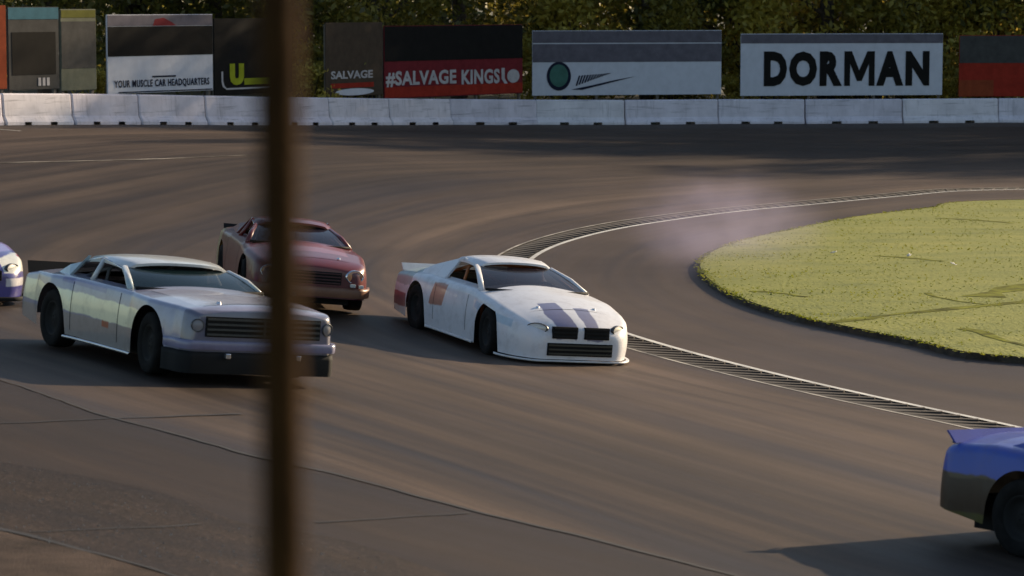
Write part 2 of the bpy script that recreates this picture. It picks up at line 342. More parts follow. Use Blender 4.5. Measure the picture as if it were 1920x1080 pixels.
seam('paving_crack', [(590,982),(680,976),(750,972),(880,964)], 0.03)
seam('paving_seam', [(-60,978),(60,1008),(180,1038),(320,1079),(420,1110)], 0.07)
m_lw = plain('line_paint_far', (0.30,0.27,0.22), 0.8, var=0.6, scale=0.7, spec=0.15)
seam('worn_line', [(-60,240),(0,243),(40,246)], 0.10, m_white, 0.008); seam('worn_line', [(-40,307),(70,304),(200,301),(330,297),(480,291)], 0.10, m_lw, 0.008, 0.03)
m_rut = plain('rut_grass', (0.165,0.172,0.017), 0.95, var=0.5, scale=3, spec=0.1)
def rut(pts, w):
    Pp = catmull([tuple(on_plane(*p, 0.09)) for p in pts], 0.12); Pp = smooth(Pp + rng.normal(0, .03, Pp.shape), 2); ww = w*(1+0.6*np.interp(np.arange(len(Pp)), np.arange(0, len(Pp)+24, 6), rng.uniform(-1, 1, len(range(0, len(Pp)+24, 6)))))
    T = np.gradient(Pp, axis=0); T /= np.linalg.norm(T, axis=1)[:,None]; Nn = np.stack([T[:,1], -T[:,0]], 1)*ww[:,None]/2
    V, F, _, _ = strip_grid(Pp-Nn, Pp+Nn, 3, 0.096); mesh_obj('rut', V, fix_up(F, V), m_rut, lawn)
rut([(1545,605),(1620,598),(1690,590),(1800,580),(1870,574),(1960,566)], .22); rut([(1735,552),(1770,563),(1830,572),(1880,577)], .12); rut([(1840,560),(1880,548),(1925,540),(1980,533)], .5)
rut([(1810,618),(1850,628),(1900,645),(1960,655)], .14); rut([(1640,482),(1700,486),(1770,493)], .12); rut([(1760,410),(1830,414),(1900,420)], .2); rut([(1410,546),(1460,550),(1510,558)], .12)
# worn concrete gutter past that seam
P1 = catmull([tuple(hit(*p)[:2]) for p in [(-80,978),(60,1012),(180,1042),(320,1083),(420,1112)]], 0.3); P2 = catmull([tuple(hit(*p)[:2]) for p in [(-330,1130),(-200,1180),(-60,1230),(60,1290),(150,1350)]], 0.3)
n_ = min(len(P1), len(P2)); V, F, _, _ = strip_grid(resample(P1, n=n_), resample(P2, n=n_), 16, 0.009)
tag(mesh_obj('concrete_gutter', V, fix_up(F, V), plain('gutter_concrete', (0.062,0.043,0.033), 0.9, var=0.45, scale=1.6, bump=0.5, spec=0.15)), kind='structure')
# loose stones and rubber crumbs on the coarse asphalt near the outer edge
crumb = []
for _ in range(900):
    px, py = random.uniform(-20, 760), random.uniform(860, 1085)
    if py < 870 + 0.22*px or random.random() < 0.3*(px > 450): continue
    p = on_plane(px, py, 1.1); crumb.append(p)
crumb = np.array(crumb); nb = len(crumb); zb = H(crumb[:,0], crumb[:,1])
sz = rng.uniform(0.004, 0.014, nb); V = np.empty((nb*3,3,3))
for k in range(3):
    a0 = 2*np.pi*k/3; a1 = a0+2.1
    V[k::3,0] = np.stack([crumb[:,0]+np.cos(a0)*sz, crumb[:,1]+np.sin(a0)*sz, zb+.002], 1); V[k::3,1] = np.stack([crumb[:,0]+np.cos(a1)*sz, crumb[:,1]+np.sin(a1)*sz, zb+.002], 1); V[k::3,2] = np.stack([crumb[:,0], crumb[:,1], zb+sz*1.3], 1)
o = bpy.data.objects.new('gravel', tri_object('gravel', V, plain('stone_chip', (0.33,0.28,0.23), 0.8, var=0.5, scale=20), 3)); col.objects.link(o); tag(o, 'loose stone chips on the coarse asphalt beside the near edge', 'gravel', kind='stuff')

# ------------------------------------------------------------------ concrete barrier blocks
WH = 0.90
def barrier_mat():
    m, N, L, b = new_mat('barrier_paint'); tc = N.new('ShaderNodeTexCoord'); oi = N.new('ShaderNodeObjectInfo')
    ad = N.new('ShaderNodeVectorMath'); ad.operation = 'ADD'; cx = N.new('ShaderNodeCombineXYZ'); ml = N.new('ShaderNodeMath'); ml.operation = 'MULTIPLY'; ml.inputs[1].default_value = 40; L.new(oi.outputs['Random'], ml.inputs[0]); L.new(ml.outputs[0], cx.inputs[0]); L.new(tc.outputs['Object'], ad.inputs[0]); L.new(cx.outputs[0], ad.inputs[1])
    def nz(sc, det, stops):
        mp = N.new('ShaderNodeMapping'); mp.inputs['Scale'].default_value = sc; L.new(ad.outputs[0], mp.inputs[0]); n = N.new('ShaderNodeTexNoise'); n.inputs['Scale'].default_value = 1; n.inputs['Detail'].default_value = det; n.inputs['Roughness'].default_value = .65; L.new(mp.outputs[0], n.inputs['Vector']); r_ = ramp(N, stops); L.new(n.outputs[0], r_.inputs[0]); return r_.outputs[0]
    rn = ramp(N, [(0, (0.64,0.60,0.66)), (0.5, (0.72,0.67,0.72)), (1, (0.76,0.72,0.74))]); L.new(oi.outputs['Random'], rn.inputs[0]); cur = rn.outputs[0]
    for o_ in (nz((1.2,1.2,1.2), 6, [(.3,.74),(.65,1.0)]), nz((.7,2,11), 4, [(.30,.6),(.44,1.0)]), nz((9,9,.8), 5, [(.28,.72),(.45,1.0)])):
        mx = N.new('ShaderNodeMix'); mx.data_type = 'RGBA'; mx.blend_type = 'MULTIPLY'; mx.inputs['Factor'].default_value = 1; L.new(cur, mx.inputs['A']); L.new(o_, mx.inputs['B']); cur = mx.outputs['Result']
    L.new(cur, b.inputs['Base Color']); b.inputs['Roughness'].default_value = .85; b.inputs['Specular IOR Level'].default_value = .2; return m
m_conc = barrier_mat()
def barrier(p, q, label):
    p, q = np.array(p), np.array(q); Ln = np.linalg.norm(q-p) - 0.05; c = (p+q)/2; ang = math.atan2(q[1]-p[1], q[0]-p[0])
    z0 = h1(*c); zl, zr = h1(*p)-z0, h1(*q)-z0
    prof = [(-0.26,0),(-0.26,0.08),(-0.15,0.26),(-0.10,WH-0.04),(-0.06,WH),(0.06,WH),(0.10,WH-0.04),(0.15,0.26),(0.26,0.08),(0.26,0)]
    sx = [-Ln/2, -Ln/2+0.04, -Ln*0.24, -Ln*0.24+.001, -Ln*0.14, -Ln*0.14+.001, 0, Ln*0.14-.001, Ln*0.14, Ln*0.24-.001, Ln*0.24, Ln/2-0.04, Ln/2]
    mb = MB(); G = []
    for k, x in enumerate(sx):
        end = k in (0, len(sx)-1); dz = (zl*(0.5-x/Ln) + zr*(0.5+x/Ln)); notch = 0.085 if k in (3,4,8,9) else 0
        G.append([(x, y*(0.82 if end else 1), max(z, notch)*(0.985 if end else 1) + dz - (0.06 if z == 0 and not notch else 0)) for y, z in prof])
    mb.grid(G); n = len(prof); mb.f.append(tuple(range(n))); mb.f.append(tuple(reversed(range((len(sx)-1)*n, len(sx)*n))))
    o = mb.build('concrete_barrier', m_conc); o.location = (c[0], c[1], z0); o.rotation_euler = (0,0,ang)
    return tag(o, label, 'barrier', 'white concrete barrier blocks along the far wall')
far_pts = [tuple(on_plane(-150,234,1.55))] + wall_pts + [tuple(on_plane(2050,229,.4))]
blabels = ['pale concrete barrier block at the far left edge of the picture', 'pale concrete barrier block below the dark grey and grey green signs', 'pale concrete barrier block below the left half of the muscle car sign',
  'pale concrete barrier block below the right half of the muscle car sign', 'pale concrete barrier block below the black sign with yellow lettering', 'pale concrete barrier block just right of the blurred foreground post', 'pale concrete barrier block below the dark sign with white oval',
  'pale concrete barrier block below the left half of the red sign', 'pale concrete barrier block below the right half of the red sign', 'pale concrete barrier block below the round green logo', 'pale concrete barrier block below the right half of the logo sign',
  'pale concrete barrier block below the gap between the two white signs', 'pale concrete barrier block below the middle of the big black lettering', 'pale concrete barrier block below the right end of the lettered white sign', 'pale concrete barrier block at the far right edge below the orange sign']
for k in range(len(far_pts)-1): barrier(far_pts[k], far_pts[k+1], blabels[min(k, len(blabels)-1)])

# ------------------------------------------------------------------ advertising boards behind the wall
wp = np.array(far_pts); wpx = np.array([-150] + [p[0] for p in wall_px] + [2050], float)
def at_px(px, back):
    d = ray(px, 200); y = np.interp(px, wpx, wp[:,1]) + back; return np.array([d[0]/d[1]*y, y])
def text_mesh(body, w, hgt, bold=0.03, space=1.0):
    cu = bpy.data.curves.new('lettering', 'FONT'); cu.body = body; cu.size = 1; cu.offset = bold; cu.extrude = 0.01; cu.resolution_u = 3; cu.space_character = space
    ob = bpy.data.objects.new('lettering', cu); col.objects.link(ob); dg = bpy.context.evaluated_depsgraph_get(); dg.update()
    me = bpy.data.meshes.new_from_object(ob.evaluated_get(dg)); bpy.data.objects.remove(ob); bpy.data.curves.remove(cu)
    co = np.zeros(len(me.vertices)*3, np.float32); me.vertices.foreach_get('co', co); co = co.reshape(-1,3); mn, mx = co.min(0), co.max(0)
    co[:,0] = (co[:,0]-mn[0])/(mx[0]-mn[0])*w; yy = (co[:,1]-mn[1])/(mx[1]-mn[1])*hgt; zz = co[:,2].copy()
    out = np.stack([co[:,0], -(zz-zz.min())*0.3, yy], 1); me.vertices.foreach_set('co', out.astype(np.float32).ravel()); me.update(); return me
class Board:
    def __init__(s, x0, x1, yt, yb, label, back_mat, post_mat, back=1.6):
        a, c = at_px(x0, back), at_px(x1, back); s.p0 = x0; s.a = a; s.c = c; s.W = np.linalg.norm(c-a); mid = (a+c)/2
        d = ray((x0+x1)/2, yt); zt = CAMZ + d[2]*mid[1]/d[1]; d = ray((x0+x1)/2, yb); zb = CAMZ + d[2]*mid[1]/d[1]
        s.g = h1(*mid)-0.12; s.root = empty('advertising_sign', (a[0], a[1], s.g), math.atan2(c[1]-a[1], c[0]-a[0])); tag(s.root, label, 'sign', 'advertising signs behind the far wall')
        s.zt, s.zb = zt-s.g, zb-s.g; s.x0, s.x1, s.yt, s.yb = x0, x1, yt, yb
        mb = MB(); mb.box(0, s.W, 0, 0.05, s.zb, s.zt, ch=0.008); mb.build('board', back_mat, s.root)
        n = max(2, int(s.W/2.4)+1)
        for k in range(n):
            mb = MB(); x = 0.12 + (s.W-0.24)*k/(n-1); mb.box(x-0.05, x+0.05, 0.053, 0.15, -0.1, s.zt-0.06); mb.build('post', post_mat, s.root)
    def X(s, px): return (px-s.x0)/(s.x1-s.x0)*s.W
    def Z(s, py): return s.zb + (s.yb-py)/(s.yb-s.yt)*(s.zt-s.zb)
    def rect(s, name, x0, x1, y0, y1, mat, lvl=1, parent=None):
        mb = MB(); f = -0.004*lvl; mb.box(s.X(x0), s.X(x1), f-0.006, f+0.0035, s.Z(y1), s.Z(y0)); return mb.build(name, mat, parent or s.root)
    def disc(s, name, cx, cy, rx, ry, mat, lvl=2, n=28, hole=0):
        rx = s.X(cx+rx)-s.X(cx); rz = s.Z(cy-ry)-s.Z(cy); f = -0.004*lvl-0.006; c = (s.X(cx), s.Z(cy))
        V = [(c[0]+rx*math.cos(2*math.pi*k/n), f, c[1]+rz*math.sin(2*math.pi*k/n)) for k in range(n)]
        mb = MB(); mb.panel(V, 0.006, (0,-1,0)); return mb.build(name, mat, s.root)
    def text(s, body, x0, x1, y0, y1, mat, lvl=2, bold=0.03, space=1.0):
        me = text_mesh(body, s.X(x1)-s.X(x0), s.Z(y0)-s.Z(y1), bold, space); me.materials.append(mat)
        o = bpy.data.objects.new('lettering', me); col.objects.link(o); o.parent = s.root; o.location = (s.X(x0), -0.004*lvl-0.006, s.Z(y1)); return o
    def poly(s, name, pts, mat, lvl=2):
        f = -0.004*lvl-0.006; V = [(s.X(x), f, s.Z(y)) for x, y in pts]; mb = MB(); mb.panel(V, 0.006, (0,-1,0)); return mb.build(name, mat, s.root)
m_post = plain('sign_post', (0.12,0.10,0.08), 0.8)
m_dark = plain('print_black', (0.012,0.011,0.010), 0.9, spec=0.12); m_slate = plain('print_slate', (0.12,0.11,0.13), 0.9, spec=0.12); m_whi = plain('print_white', (0.52,0.53,0.58), 0.9, spec=0.12, var=0.06)
m_red = plain('print_red', (0.28,0.028,0.016), 0.9, spec=0.12); m_redbr = plain('print_rust', (0.24,0.05,0.02), 0.9, spec=0.12); m_teal = plain('print_teal', (0.05,0.13,0.17), 0.9, spec=0.12); m_ol = plain('print_olive', (0.10,0.10,0.02), 0.9, spec=0.12)
m_gg = plain('print_greygreen', (0.13,0.135,0.10), 0.9, spec=0.12); m_dg = plain('print_charcoal', (0.06,0.058,0.055), 0.9, spec=0.12); m_yel = plain('print_yellow_green', (0.30,0.33,0.02), 0.9, spec=0.12); m_lt = plain('print_light', (0.42,0.40,0.40), 0.9, spec=0.12)
m_navy = plain('print_navy', (0.015,0.018,0.035), 0.9, spec=0.12); m_green = plain('print_green', (0.06,0.15,0.12), 0.9, spec=0.12); m_mar = plain('print_maroon', (0.16,0.02,0.025), 0.9, spec=0.12)
b1 = Board(-70, 14, 10, 168, 'rust red sign at the left edge of the row', m_redbr, m_post)
b2 = Board(18, 112, 13, 168, 'dark grey sign with teal top and small pale lettering', m_dg, m_post); b2.rect('top_band', 18, 112, 14, 36, m_teal); b2.rect('centre_field', 24, 106, 60, 140, m_dark)
for k in range(3): b2.rect('letter_stroke', 72+k*8, 77+k*8, 146, 161, m_lt, 2)
b3 = Board(116, 182, 17, 169, 'grey green sign with olive top beside the dark grey one', m_gg, m_post); b3.rect('top_band', 117, 181, 19, 33, m_ol); b3.rect('centre_field', 117, 181, 40, 128, m_dg)
b4 = Board(203, 400, 27, 173, 'sign reading YOUR MUSCLE CAR HEADQUARTERS with black upper half', m_whi, m_post)
b4.rect('top_band', 203.5, 399.5, 28, 48, m_slate); b4.rect('upper_field', 203.5, 399.5, 49, 104, m_dark); b4.poly('red_mark', [(286,48),(290,36),(306,33),(322,42),(330,48)], m_mar, 2)
b4.text('YOUR MUSCLE CAR HEADQUARTERS', 214, 392, 148, 164, m_navy, 2, 0.02, 1.15); b4.rect('top_stroke', 284, 328, 141.5, 144.5, m_navy, 2); b4.rect('bottom_line', 222, 398, 169.5, 171.5, m_navy, 2)
b5 = Board(403, 548, 34, 176, 'black sign with yellow green lettering in a white outline', m_dark, m_post)
b5.rect('outline_bottom', 424, 542, 163, 166, m_lt, 2); b5.poly('outline_corner', [(424,166),(424,163),(420,158),(418,150),(418,132),(415,132),(415,151),(417,160)], m_lt, 2)
b5.text('U', 430, 456, 118, 158, m_yel, 2, 0.09); b5.rect('yellow_bar', 457, 530, 146, 158, m_yel, 2)
b6 = Board(612, 718, 42, 180, 'dark brown sign reading SALVAGE with white oval and red band', plain('print_brown', (0.07,0.05,0.035), 0.9, spec=0.12), m_post)
b6.text('SALVAGE', 620, 698, 132, 147, m_lt, 2, 0.03); b6.rect('red_band', 620, 700, 155, 164, m_red, 2); b6.disc('white_oval', 664, 172, 36, 6.5, m_whi, 3)
b7 = Board(721, 980, 47, 180, 'red sign reading SALVAGE KINGS in pale letters', m_mar, m_post)
b7.rect('red_field', 721.5, 979.5, 159, 178, m_red, 1); b7.rect('upper_field', 721.5, 979.5, 48, 112, m_dark, 1); b7.text('#SALVAGE', 723, 851, 130, 159, m_lt, 2, 0.035, 1.08); b7.text('KINGS', 861, 934, 131, 159, m_lt, 2, 0.035, 1.08); b7.disc('pale_mark', 961, 146, 12, 13, m_lt, 2); b7.poly('pale_curve', [(938,130),(944,130),(944,150),(950,160),(944,160),(938,151)], m_lt, 2)
b8 = Board(998, 1352, 57, 178, 'white sign with round green logo and dark ray swoosh', m_whi, m_post)
b8.rect('top_band', 998.5, 1351.5, 58, 80, m_slate); b8.rect('upper_field', 998.5, 1351.5, 82, 116, m_slate); b8.disc('logo_rim', 1047, 142, 22.5, 27, m_navy, 2); b8.disc('logo_face', 1047, 141, 17, 21, m_green, 3)
for k in range(12): b8.poly('swoosh_ray', [(1078+k*5.2,160-k*1.9),(1081+k*5.2,160-k*1.9),(1087+k*5.2,141-k*.4),(1084+k*5.2,141-k*.4)], m_navy, 2)
b8.poly('swoosh_base', [(1070,167),(1090,168),(1150,153),(1190,143),(1150,150),(1110,159)], m_navy, 2)
b9 = Board(1388, 1766, 63, 179, 'white sign with huge black letters reading DORMAN', m_whi, m_post)
b9.rect('top_band', 1388.5, 1765.5, 64, 81, m_slate); 
for ch_, xa_, xb_ in (('D',1431,1474),('O',1478,1530),('R',1535,1577),('A',1641,1692),('N',1696,1741)): b9.text(ch_, xa_, xb_, 96, 161, m_dark, 2, 0.06).name = 'letter'
b9.poly('letter', [(1581,161),(1581,96),(1595,96),(1609,132),(1624,96),(1638,96),(1638,161),(1627,161),(1627,120),(1614,152),(1605,152),(1592,120),(1592,161)], m_dark, 2)
b10 = Board(1797, 1990, 66, 181, 'orange red sign at the right end of the row', m_red, m_post); b10.rect('orange_field', 1797.5, 1862, 150, 180, m_redbr, 1); b10.rect('upper_field', 1797.5, 1989, 67, 118, m_dg, 1)

# ------------------------------------------------------------------ trees, shrubs and the wood behind
def leaf_mat(name, dark, light, trans):
    m, N, L, b = new_mat(name); gi = N.new('ShaderNodeNewGeometry'); 
    r_ = ramp(N, [(0.0, dark), (0.55, [(a+c)/2 for a, c in zip(dark, light)]), (1.0, light)]); L.new(gi.outputs['Random Per Island'], r_.inputs[0])
    L.new(r_.outputs[0], b.inputs['Base Color']); b.inputs['Roughness'].default_value = 0.5
    hs = N.new('ShaderNodeHueSaturation'); hs.inputs['Value'].default_value = 1.5; hs.inputs['Hue'].default_value = 0.48; L.new(r_.outputs[0], hs.inputs['Color'])
    t = N.new('ShaderNodeBsdfTranslucent'); L.new(hs.outputs[0], t.inputs[0]); ms = N.new('ShaderNodeMixShader'); ms.inputs[0].default_value = trans
    L.new(b.outputs[0], ms.inputs[1]); L.new(t.outputs[0], ms.inputs[2]); L.new(ms.outputs[0], N['Material Output'].inputs[0]); return m
M_LEAF = [leaf_mat('leaf_green', (0.05,0.058,0.010), (0.17,0.16,0.028), 0.5), leaf_mat('leaf_olive', (0.11,0.105,0.014), (0.32,0.27,0.045), 0.5), leaf_mat('leaf_yellow_sunlit', (0.22,0.19,0.02), (0.50,0.42,0.08), 0.5)]  # yellow leaf colour is brightened to carry sunlight on shrubs in tree shade
m_bark = plain('bark', (0.07,0.05,0.035), 0.9, var=0.4, scale=5, bump=0.5, bscale=20)
def leaves(cent, spread, n, size):
    """n leaf quads scattered round clump centres"""
    k = rng.integers(0, len(cent), n); P = cent[k] + rng.normal(0, 1, (n,3))*spread[k][:,None]*np.array([1,1,0.7])
    a = rng.normal(0, 1, (n,3)); a /= np.linalg.norm(a, axis=1)[:,None]; b_ = np.cross(a, rng.normal(0, 1, (n,3))); b_ /= np.linalg.norm(b_, axis=1)[:,None]
    s = rng.uniform(0.6, 1.3, n)[:,None]*size; V = np.stack([P-a*s, P-b_*s*0.45, P+a*s, P+b_*s*0.45], 1); return V
def crown_mesh(seed, rx, z0, z1, nc, n, size):
    global rng
    rng = np.random.default_rng(seed); u = rng.normal(0, 1, (nc,3)); u /= np.linalg.norm(u, axis=1)[:,None]; r_ = rng.uniform(0.35, 1.0, nc)**0.6
    C = u*r_[:,None]; zc = (z0+z1)/2; hz = (z1-z0)/2; taper = 1 - 0.45*np.clip(C[:,2], -0.2, 1)
    C = np.stack([C[:,0]*rx*taper, C[:,1]*rx*taper, zc+C[:,2]*hz], 1); sp = rng.uniform(0.25, 0.75, nc)*rx/3.2
    V = leaves(C, sp, n, size); V[...,2] = np.maximum(V[...,2], 0.15); return C, V
def trunk_mb(C, htop, r0):
    mb = MB(); top = htop*0.8; mb.tube([(0,0,-0.2),(0.05,0,htop*.2),(-0.06,0.05,htop*.45),(0.05,0,top)], [r0*1.3, r0, r0*.75, r0*.25], 9)
    for c in C[::max(1, len(C)//11)]:
        zb_ = max(0.8, min(top*.9, c[2]*0.6)); p0 = Vector((0,0,zb_)); p1 = Vector(c); mid = p0.lerp(p1, .55) + Vector((0,0,.25)); mb.tube([p0, mid, p1], [r0*.4, r0*.25, r0*.08], 6)
    return mb
TREEV = []
for sd_, (rx, z0, z1, nc, n, size) in enumerate([(3.6,1.0,15.5,80,11000,0.16),(4.2,0.8,14.5,95,12000,0.16),(3.2,1.6,16.5,70,10000,0.15)]):
    C, V = crown_mesh(50+sd_, rx, z0, z1, nc, n, size); me = tri_object('crown', V, M_LEAF[0], 4); me2 = me.copy(); me2.materials[0] = M_LEAF[1]
    tm = trunk_mb(C, z1, 0.28); to = tm.build('trunk', m_bark); tme = to.data; bpy.data.objects.remove(to); TREEV.append((me, me2, tme))
def tree(x, y, var, leaf, label, s=1.0, rz=0.0):
    r_ = empty('leafy_tree', (x, y, h1(x,y)-0.12), rz); r_.scale = (s, s, s); tag(r_, label, 'tree', 'tall leafy trees behind the signs')
    c = bpy.data.objects.new('crown', TREEV[var][leaf]); col.objects.link(c); c.parent = r_; t = bpy.data.objects.new('trunk', TREEV[var][2]); col.objects.link(t); t.parent = r_
tl = [(-70,0,0,'dark leafy tree beyond the left edge signs'),(90,1,0,'dark leafy tree behind the teal topped sign'),(250,2,0,'dark leafy tree behind the left of the muscle car sign'),(400,0,0,'dark leafy tree behind the black sign with yellow lettering'),
      (560,1,0,'dark leafy tree straight behind the blurred foreground post'),(700,2,1,'sparkling leafy tree behind the left of the red sign'),(860,0,0,'dark leafy tree behind the right of the red sign'),(1060,1,1,'bright glinting tree behind the round green logo'),
      (1220,2,0,'dark leafy tree behind the right of the logo sign'),(1390,0,1,'olive leafy tree behind the gap between the white signs'),(1550,1,1,'olive leafy tree behind the middle of the lettered white sign'),(1700,2,1,'olive leafy tree behind the right of the lettered white sign'),(1880,0,1,'olive leafy tree behind the orange red sign')]
for k, (px, var, leaf, lb) in enumerate(tl):
    p = at_px(px, 8.5 + 2.5*((k*37)%5)/4 + (6 if px < 500 else 0)); tree(p[0], p[1], var, leaf, lb, (0.92 if px < 900 else 1.12)+0.05*((k*53)%5), k*2.1)
for k in range(9):      # the row goes on out of the frame to the right and shades the far bend
    tree(22+k*4.8, 110+(k%3)*1.8, k%3, 0, ('first','second','third','fourth','fifth','sixth','seventh','eighth','ninth')[k] + ' leafy tree of the row running on past the right edge', 1.2+0.04*(k%4), k*1.3)
BUSHV = []
for sd_, (rx, z1, nc, n) in enumerate([(1.1,2.2,26,2600),(1.5,3.2,34,4200)]):
    C, V = crown_mesh(80+sd_, rx, 0.1, z1, nc, n, 0.085); me = tri_object('foliage', V, M_LEAF[2], 4); me2 = me.copy(); me2.materials[0] = M_LEAF[1]
    mb = MB()
    for c in C[::4]: mb.tube([(c[0]*.15, c[1]*.15, -0.1), (c[0]*.5, c[1]*.5, c[2]*.55), tuple(c)], [.03,.02,.008], 5)
    so = mb.build('stem', m_bark); sme = so.data; bpy.data.objects.remove(so); BUSHV.append((me, me2, sme))
def bush(px, back, var, leaf, label, s=1.0, rz=0.0):
    p = at_px(px, back); r_ = empty('shrub', (p[0], p[1], h1(*p)-0.12), rz); r_.scale = (s,s,s); tag(r_, label, 'shrub', 'shrubs behind the far wall')
    c = bpy.data.objects.new('foliage', BUSHV[var][leaf]); col.objects.link(c); c.parent = r_; t = bpy.data.objects.new('stem', BUSHV[var][2]); col.objects.link(t); t.parent = r_
for k, a in enumerate([(192,3.0,0,0,'small yellow green shrub left of the muscle car sign',.8),(580,3.0,0,0,'yellow shrub just right of the blurred post',1.0),(989,2.9,0,0,'narrow yellow shrub between red sign and logo sign',.75),(1370,2.9,0,0,'yellow green shrub in the gap between the white signs',.85),(1782,2.9,0,0,'yellow green shrub right of the lettered white sign',.8),
      (1080,6.2,1,0,'bright yellow shrub above the round green logo',1.7),(1440,6.4,1,0,'tall yellow shrub above the left of the lettered sign',1.75),(1640,6.2,1,1,'olive shrub above the right of the lettered sign',1.6),(1760,6.0,1,0,'rounded yellow shrub right of the big black letters',1.6),(1890,6.2,1,0,'sunlit yellow shrub above the orange red sign',1.75),(1260,6.2,1,1,'olive shrub above the right end of the logo sign',1.5),(640,5.6,1,1,'olive shrub above the dark brown sign',1.45)]):
    bush(*a, rz=k*1.7)
# dense wood farther back, one mass of foliage
rng = np.random.default_rng(99); nc = 900
C = np.stack([rng.uniform(-75, 100, nc), rng.uniform(119, 133, nc), rng.uniform(0.2, 15.5, nc)], 1)
V = np.concatenate([leaves(C, np.full(nc, 1.3), 42000, 0.36), leaves(np.stack([rng.uniform(-75, 100, nc), rng.uniform(121, 134, nc), rng.uniform(0.2, 8.5, nc)], 1), np.full(nc, 1.6), 34000, 0.42)])
V[...,2] = np.maximum(V[...,2], 0.1); o = bpy.data.objects.new('woodland', tri_object('woodland', V, M_LEAF[0], 4)); col.objects.link(o); tag(o, 'dark dense wood filling the background behind the trees', 'wood', kind='stuff')

# ------------------------------------------------------------------ cars
def livery(name, base, patches=(), rough=0.32, coat=0.6, dirt=0.35, metal=0.0):
    """painted body: base colour with coloured areas given in car coordinates (x forward, y left, z up), dust low down in patches"""
    m, N, L, b = new_mat(name); tc = N.new('ShaderNodeTexCoord'); sp = N.new('ShaderNodeSeparateXYZ'); L.new(tc.outputs['Object'], sp.inputs[0])
    nz = N.new('ShaderNodeTexNoise'); nz.inputs['Scale'].default_value = 2.2; nz.inputs['Detail'].default_value = 5; L.new(tc.outputs['Object'], nz.inputs['Vector'])
    def math_(op, a, c):
        n = N.new('ShaderNodeMath'); n.operation = op
        for i, v in enumerate((a, c)):
            if v is None: continue
            if isinstance(v, (int, float)): n.inputs[i].default_value = v
            else: L.new(v, n.inputs[i])
        return n.outputs[0]
    def step(val, a, soft=0.012):
        n = N.new('ShaderNodeMapRange'); n.interpolation_type = 'SMOOTHSTEP'; n.inputs['From Min'].default_value = a-soft; n.inputs['From Max'].default_value = a+soft; L.new(val, n.inputs['Value']); return n.outputs[0]
    wob = math_('MULTIPLY', math_('SUBTRACT', nz.outputs['Fac'], 0.5), 1.0)
    cur = None
    for c, spec in patches:
        mask = None; wb = spec.get('wob', 0.0); sl = spec.get('slant', 0.0)
        for ax, idx in (('x',0),('y',1),('z',2)):
            if ax not in spec: continue
            val = sp.outputs[idx]
            if ax == 'y' and spec.get('absy'): val = math_('ABSOLUTE', val, None)
            if ax == 'z' and sl: val = math_('ADD', val, math_('MULTIPLY', sp.outputs[0], sl))
            if ax == 'x' and spec.get('xs'): val = math_('ADD', val, math_('MULTIPLY', sp.outputs[2], spec['xs']))
            if wb: val = math_('ADD', val, math_('MULTIPLY', wob, wb))
            lo_, hi_ = spec[ax]
            k = math_('SUBTRACT', step(val, lo_), step(val, hi_)); mask = k if mask is None else math_('MULTIPLY', mask, k)
        mx = N.new('ShaderNodeMix'); mx.data_type = 'RGBA'; L.new(mask, mx.inputs['Factor'])
        if cur is None: mx.inputs['A'].default_value = rgb(base)
        else: L.new(cur, mx.inputs['A'])
        mx.inputs['B'].default_value = rgb(c); cur = mx.outputs['Result']
    n3 = N.new('ShaderNodeTexNoise'); n3.inputs['Scale'].default_value = 5; n3.inputs['Detail'].default_value = 8; n3.inputs['Roughness'].default_value = 0.7; L.new(tc.outputs['Object'], n3.inputs['Vector'])
    dm = ramp(N, [(0.48, 0.0), (0.75, dirt)]); L.new(n3.outputs['Fac'], dm.inputs[0])
    mx = N.new('ShaderNodeMix'); mx.data_type = 'RGBA'; L.new(dm.outputs[0], mx.inputs['Factor'])
    if cur is None: mx.inputs['A'].default_value = rgb(base)
    else: L.new(cur, mx.inputs['A'])
    mx.inputs['B'].default_value = (0.10,0.08,0.06,1); L.new(mx.outputs['Result'], b.inputs['Base Color'])
    rr = N.new('ShaderNodeMapRange'); rr.inputs['To Min'].default_value = rough; rr.inputs['To Max'].default_value = min(1, rough+0.35); L.new(dm.outputs[0], rr.inputs['Value']); L.new(rr.outputs[0], b.inputs['Roughness'])
    b.inputs['Coat Weight'].default_value = coat; b.inputs['Coat Roughness'].default_value = 0.06; b.inputs['Metallic'].default_value = metal
    return m
m_tyre = plain('tyre_rubber', (0.012,0.011,0.010), 0.9, spec=0.15, var=0.3, scale=8); m_blk = plain('black_plastic', (0.010,0.010,0.010), 0.75, spec=0.2); m_int = plain('interior_dark', (0.02,0.019,0.02), 0.8)
m_chr = plain('bright_metal', (0.6,0.6,0.62), 0.22, metal=0.9, var=0.1); m_rim = plain('wheel_steel', (0.016,0.015,0.014), 0.7, spec=0.15); m_steel = plain('cage_steel', (0.10,0.09,0.09), 0.5)
def glass(name, c, a):
    m, N, L, b = new_mat(name); b.inputs['Base Color'].default_value = rgb(c); b.inputs['Roughness'].default_value = 0.06; b.inputs['Alpha'].default_value = a; b.inputs['Specular IOR Level'].default_value = 0.3
    nz = N.new('ShaderNodeTexNoise'); nz.inputs['Scale'].default_value = 4; tc = N.new('ShaderNodeTexCoord'); L.new(tc.outputs['Object'], nz.inputs['Vector'])
    r_ = ramp(N, [(0.3, 0.05), (0.8, 0.22)]); L.new(nz.outputs[0], r_.inputs[0]); L.new(r_.outputs[0], b.inputs['Roughness']); return m
def lathe(prof, n=28):
    """profile (radius, y) round the y axis"""
    mb = MB(); G = [[(r_*math.cos(2*math.pi*k/n), y, r_*math.sin(2*math.pi*k/n)) for k in range(n+1)] for r_, y in prof]; mb.grid(G); return mb
WHEELS = {}
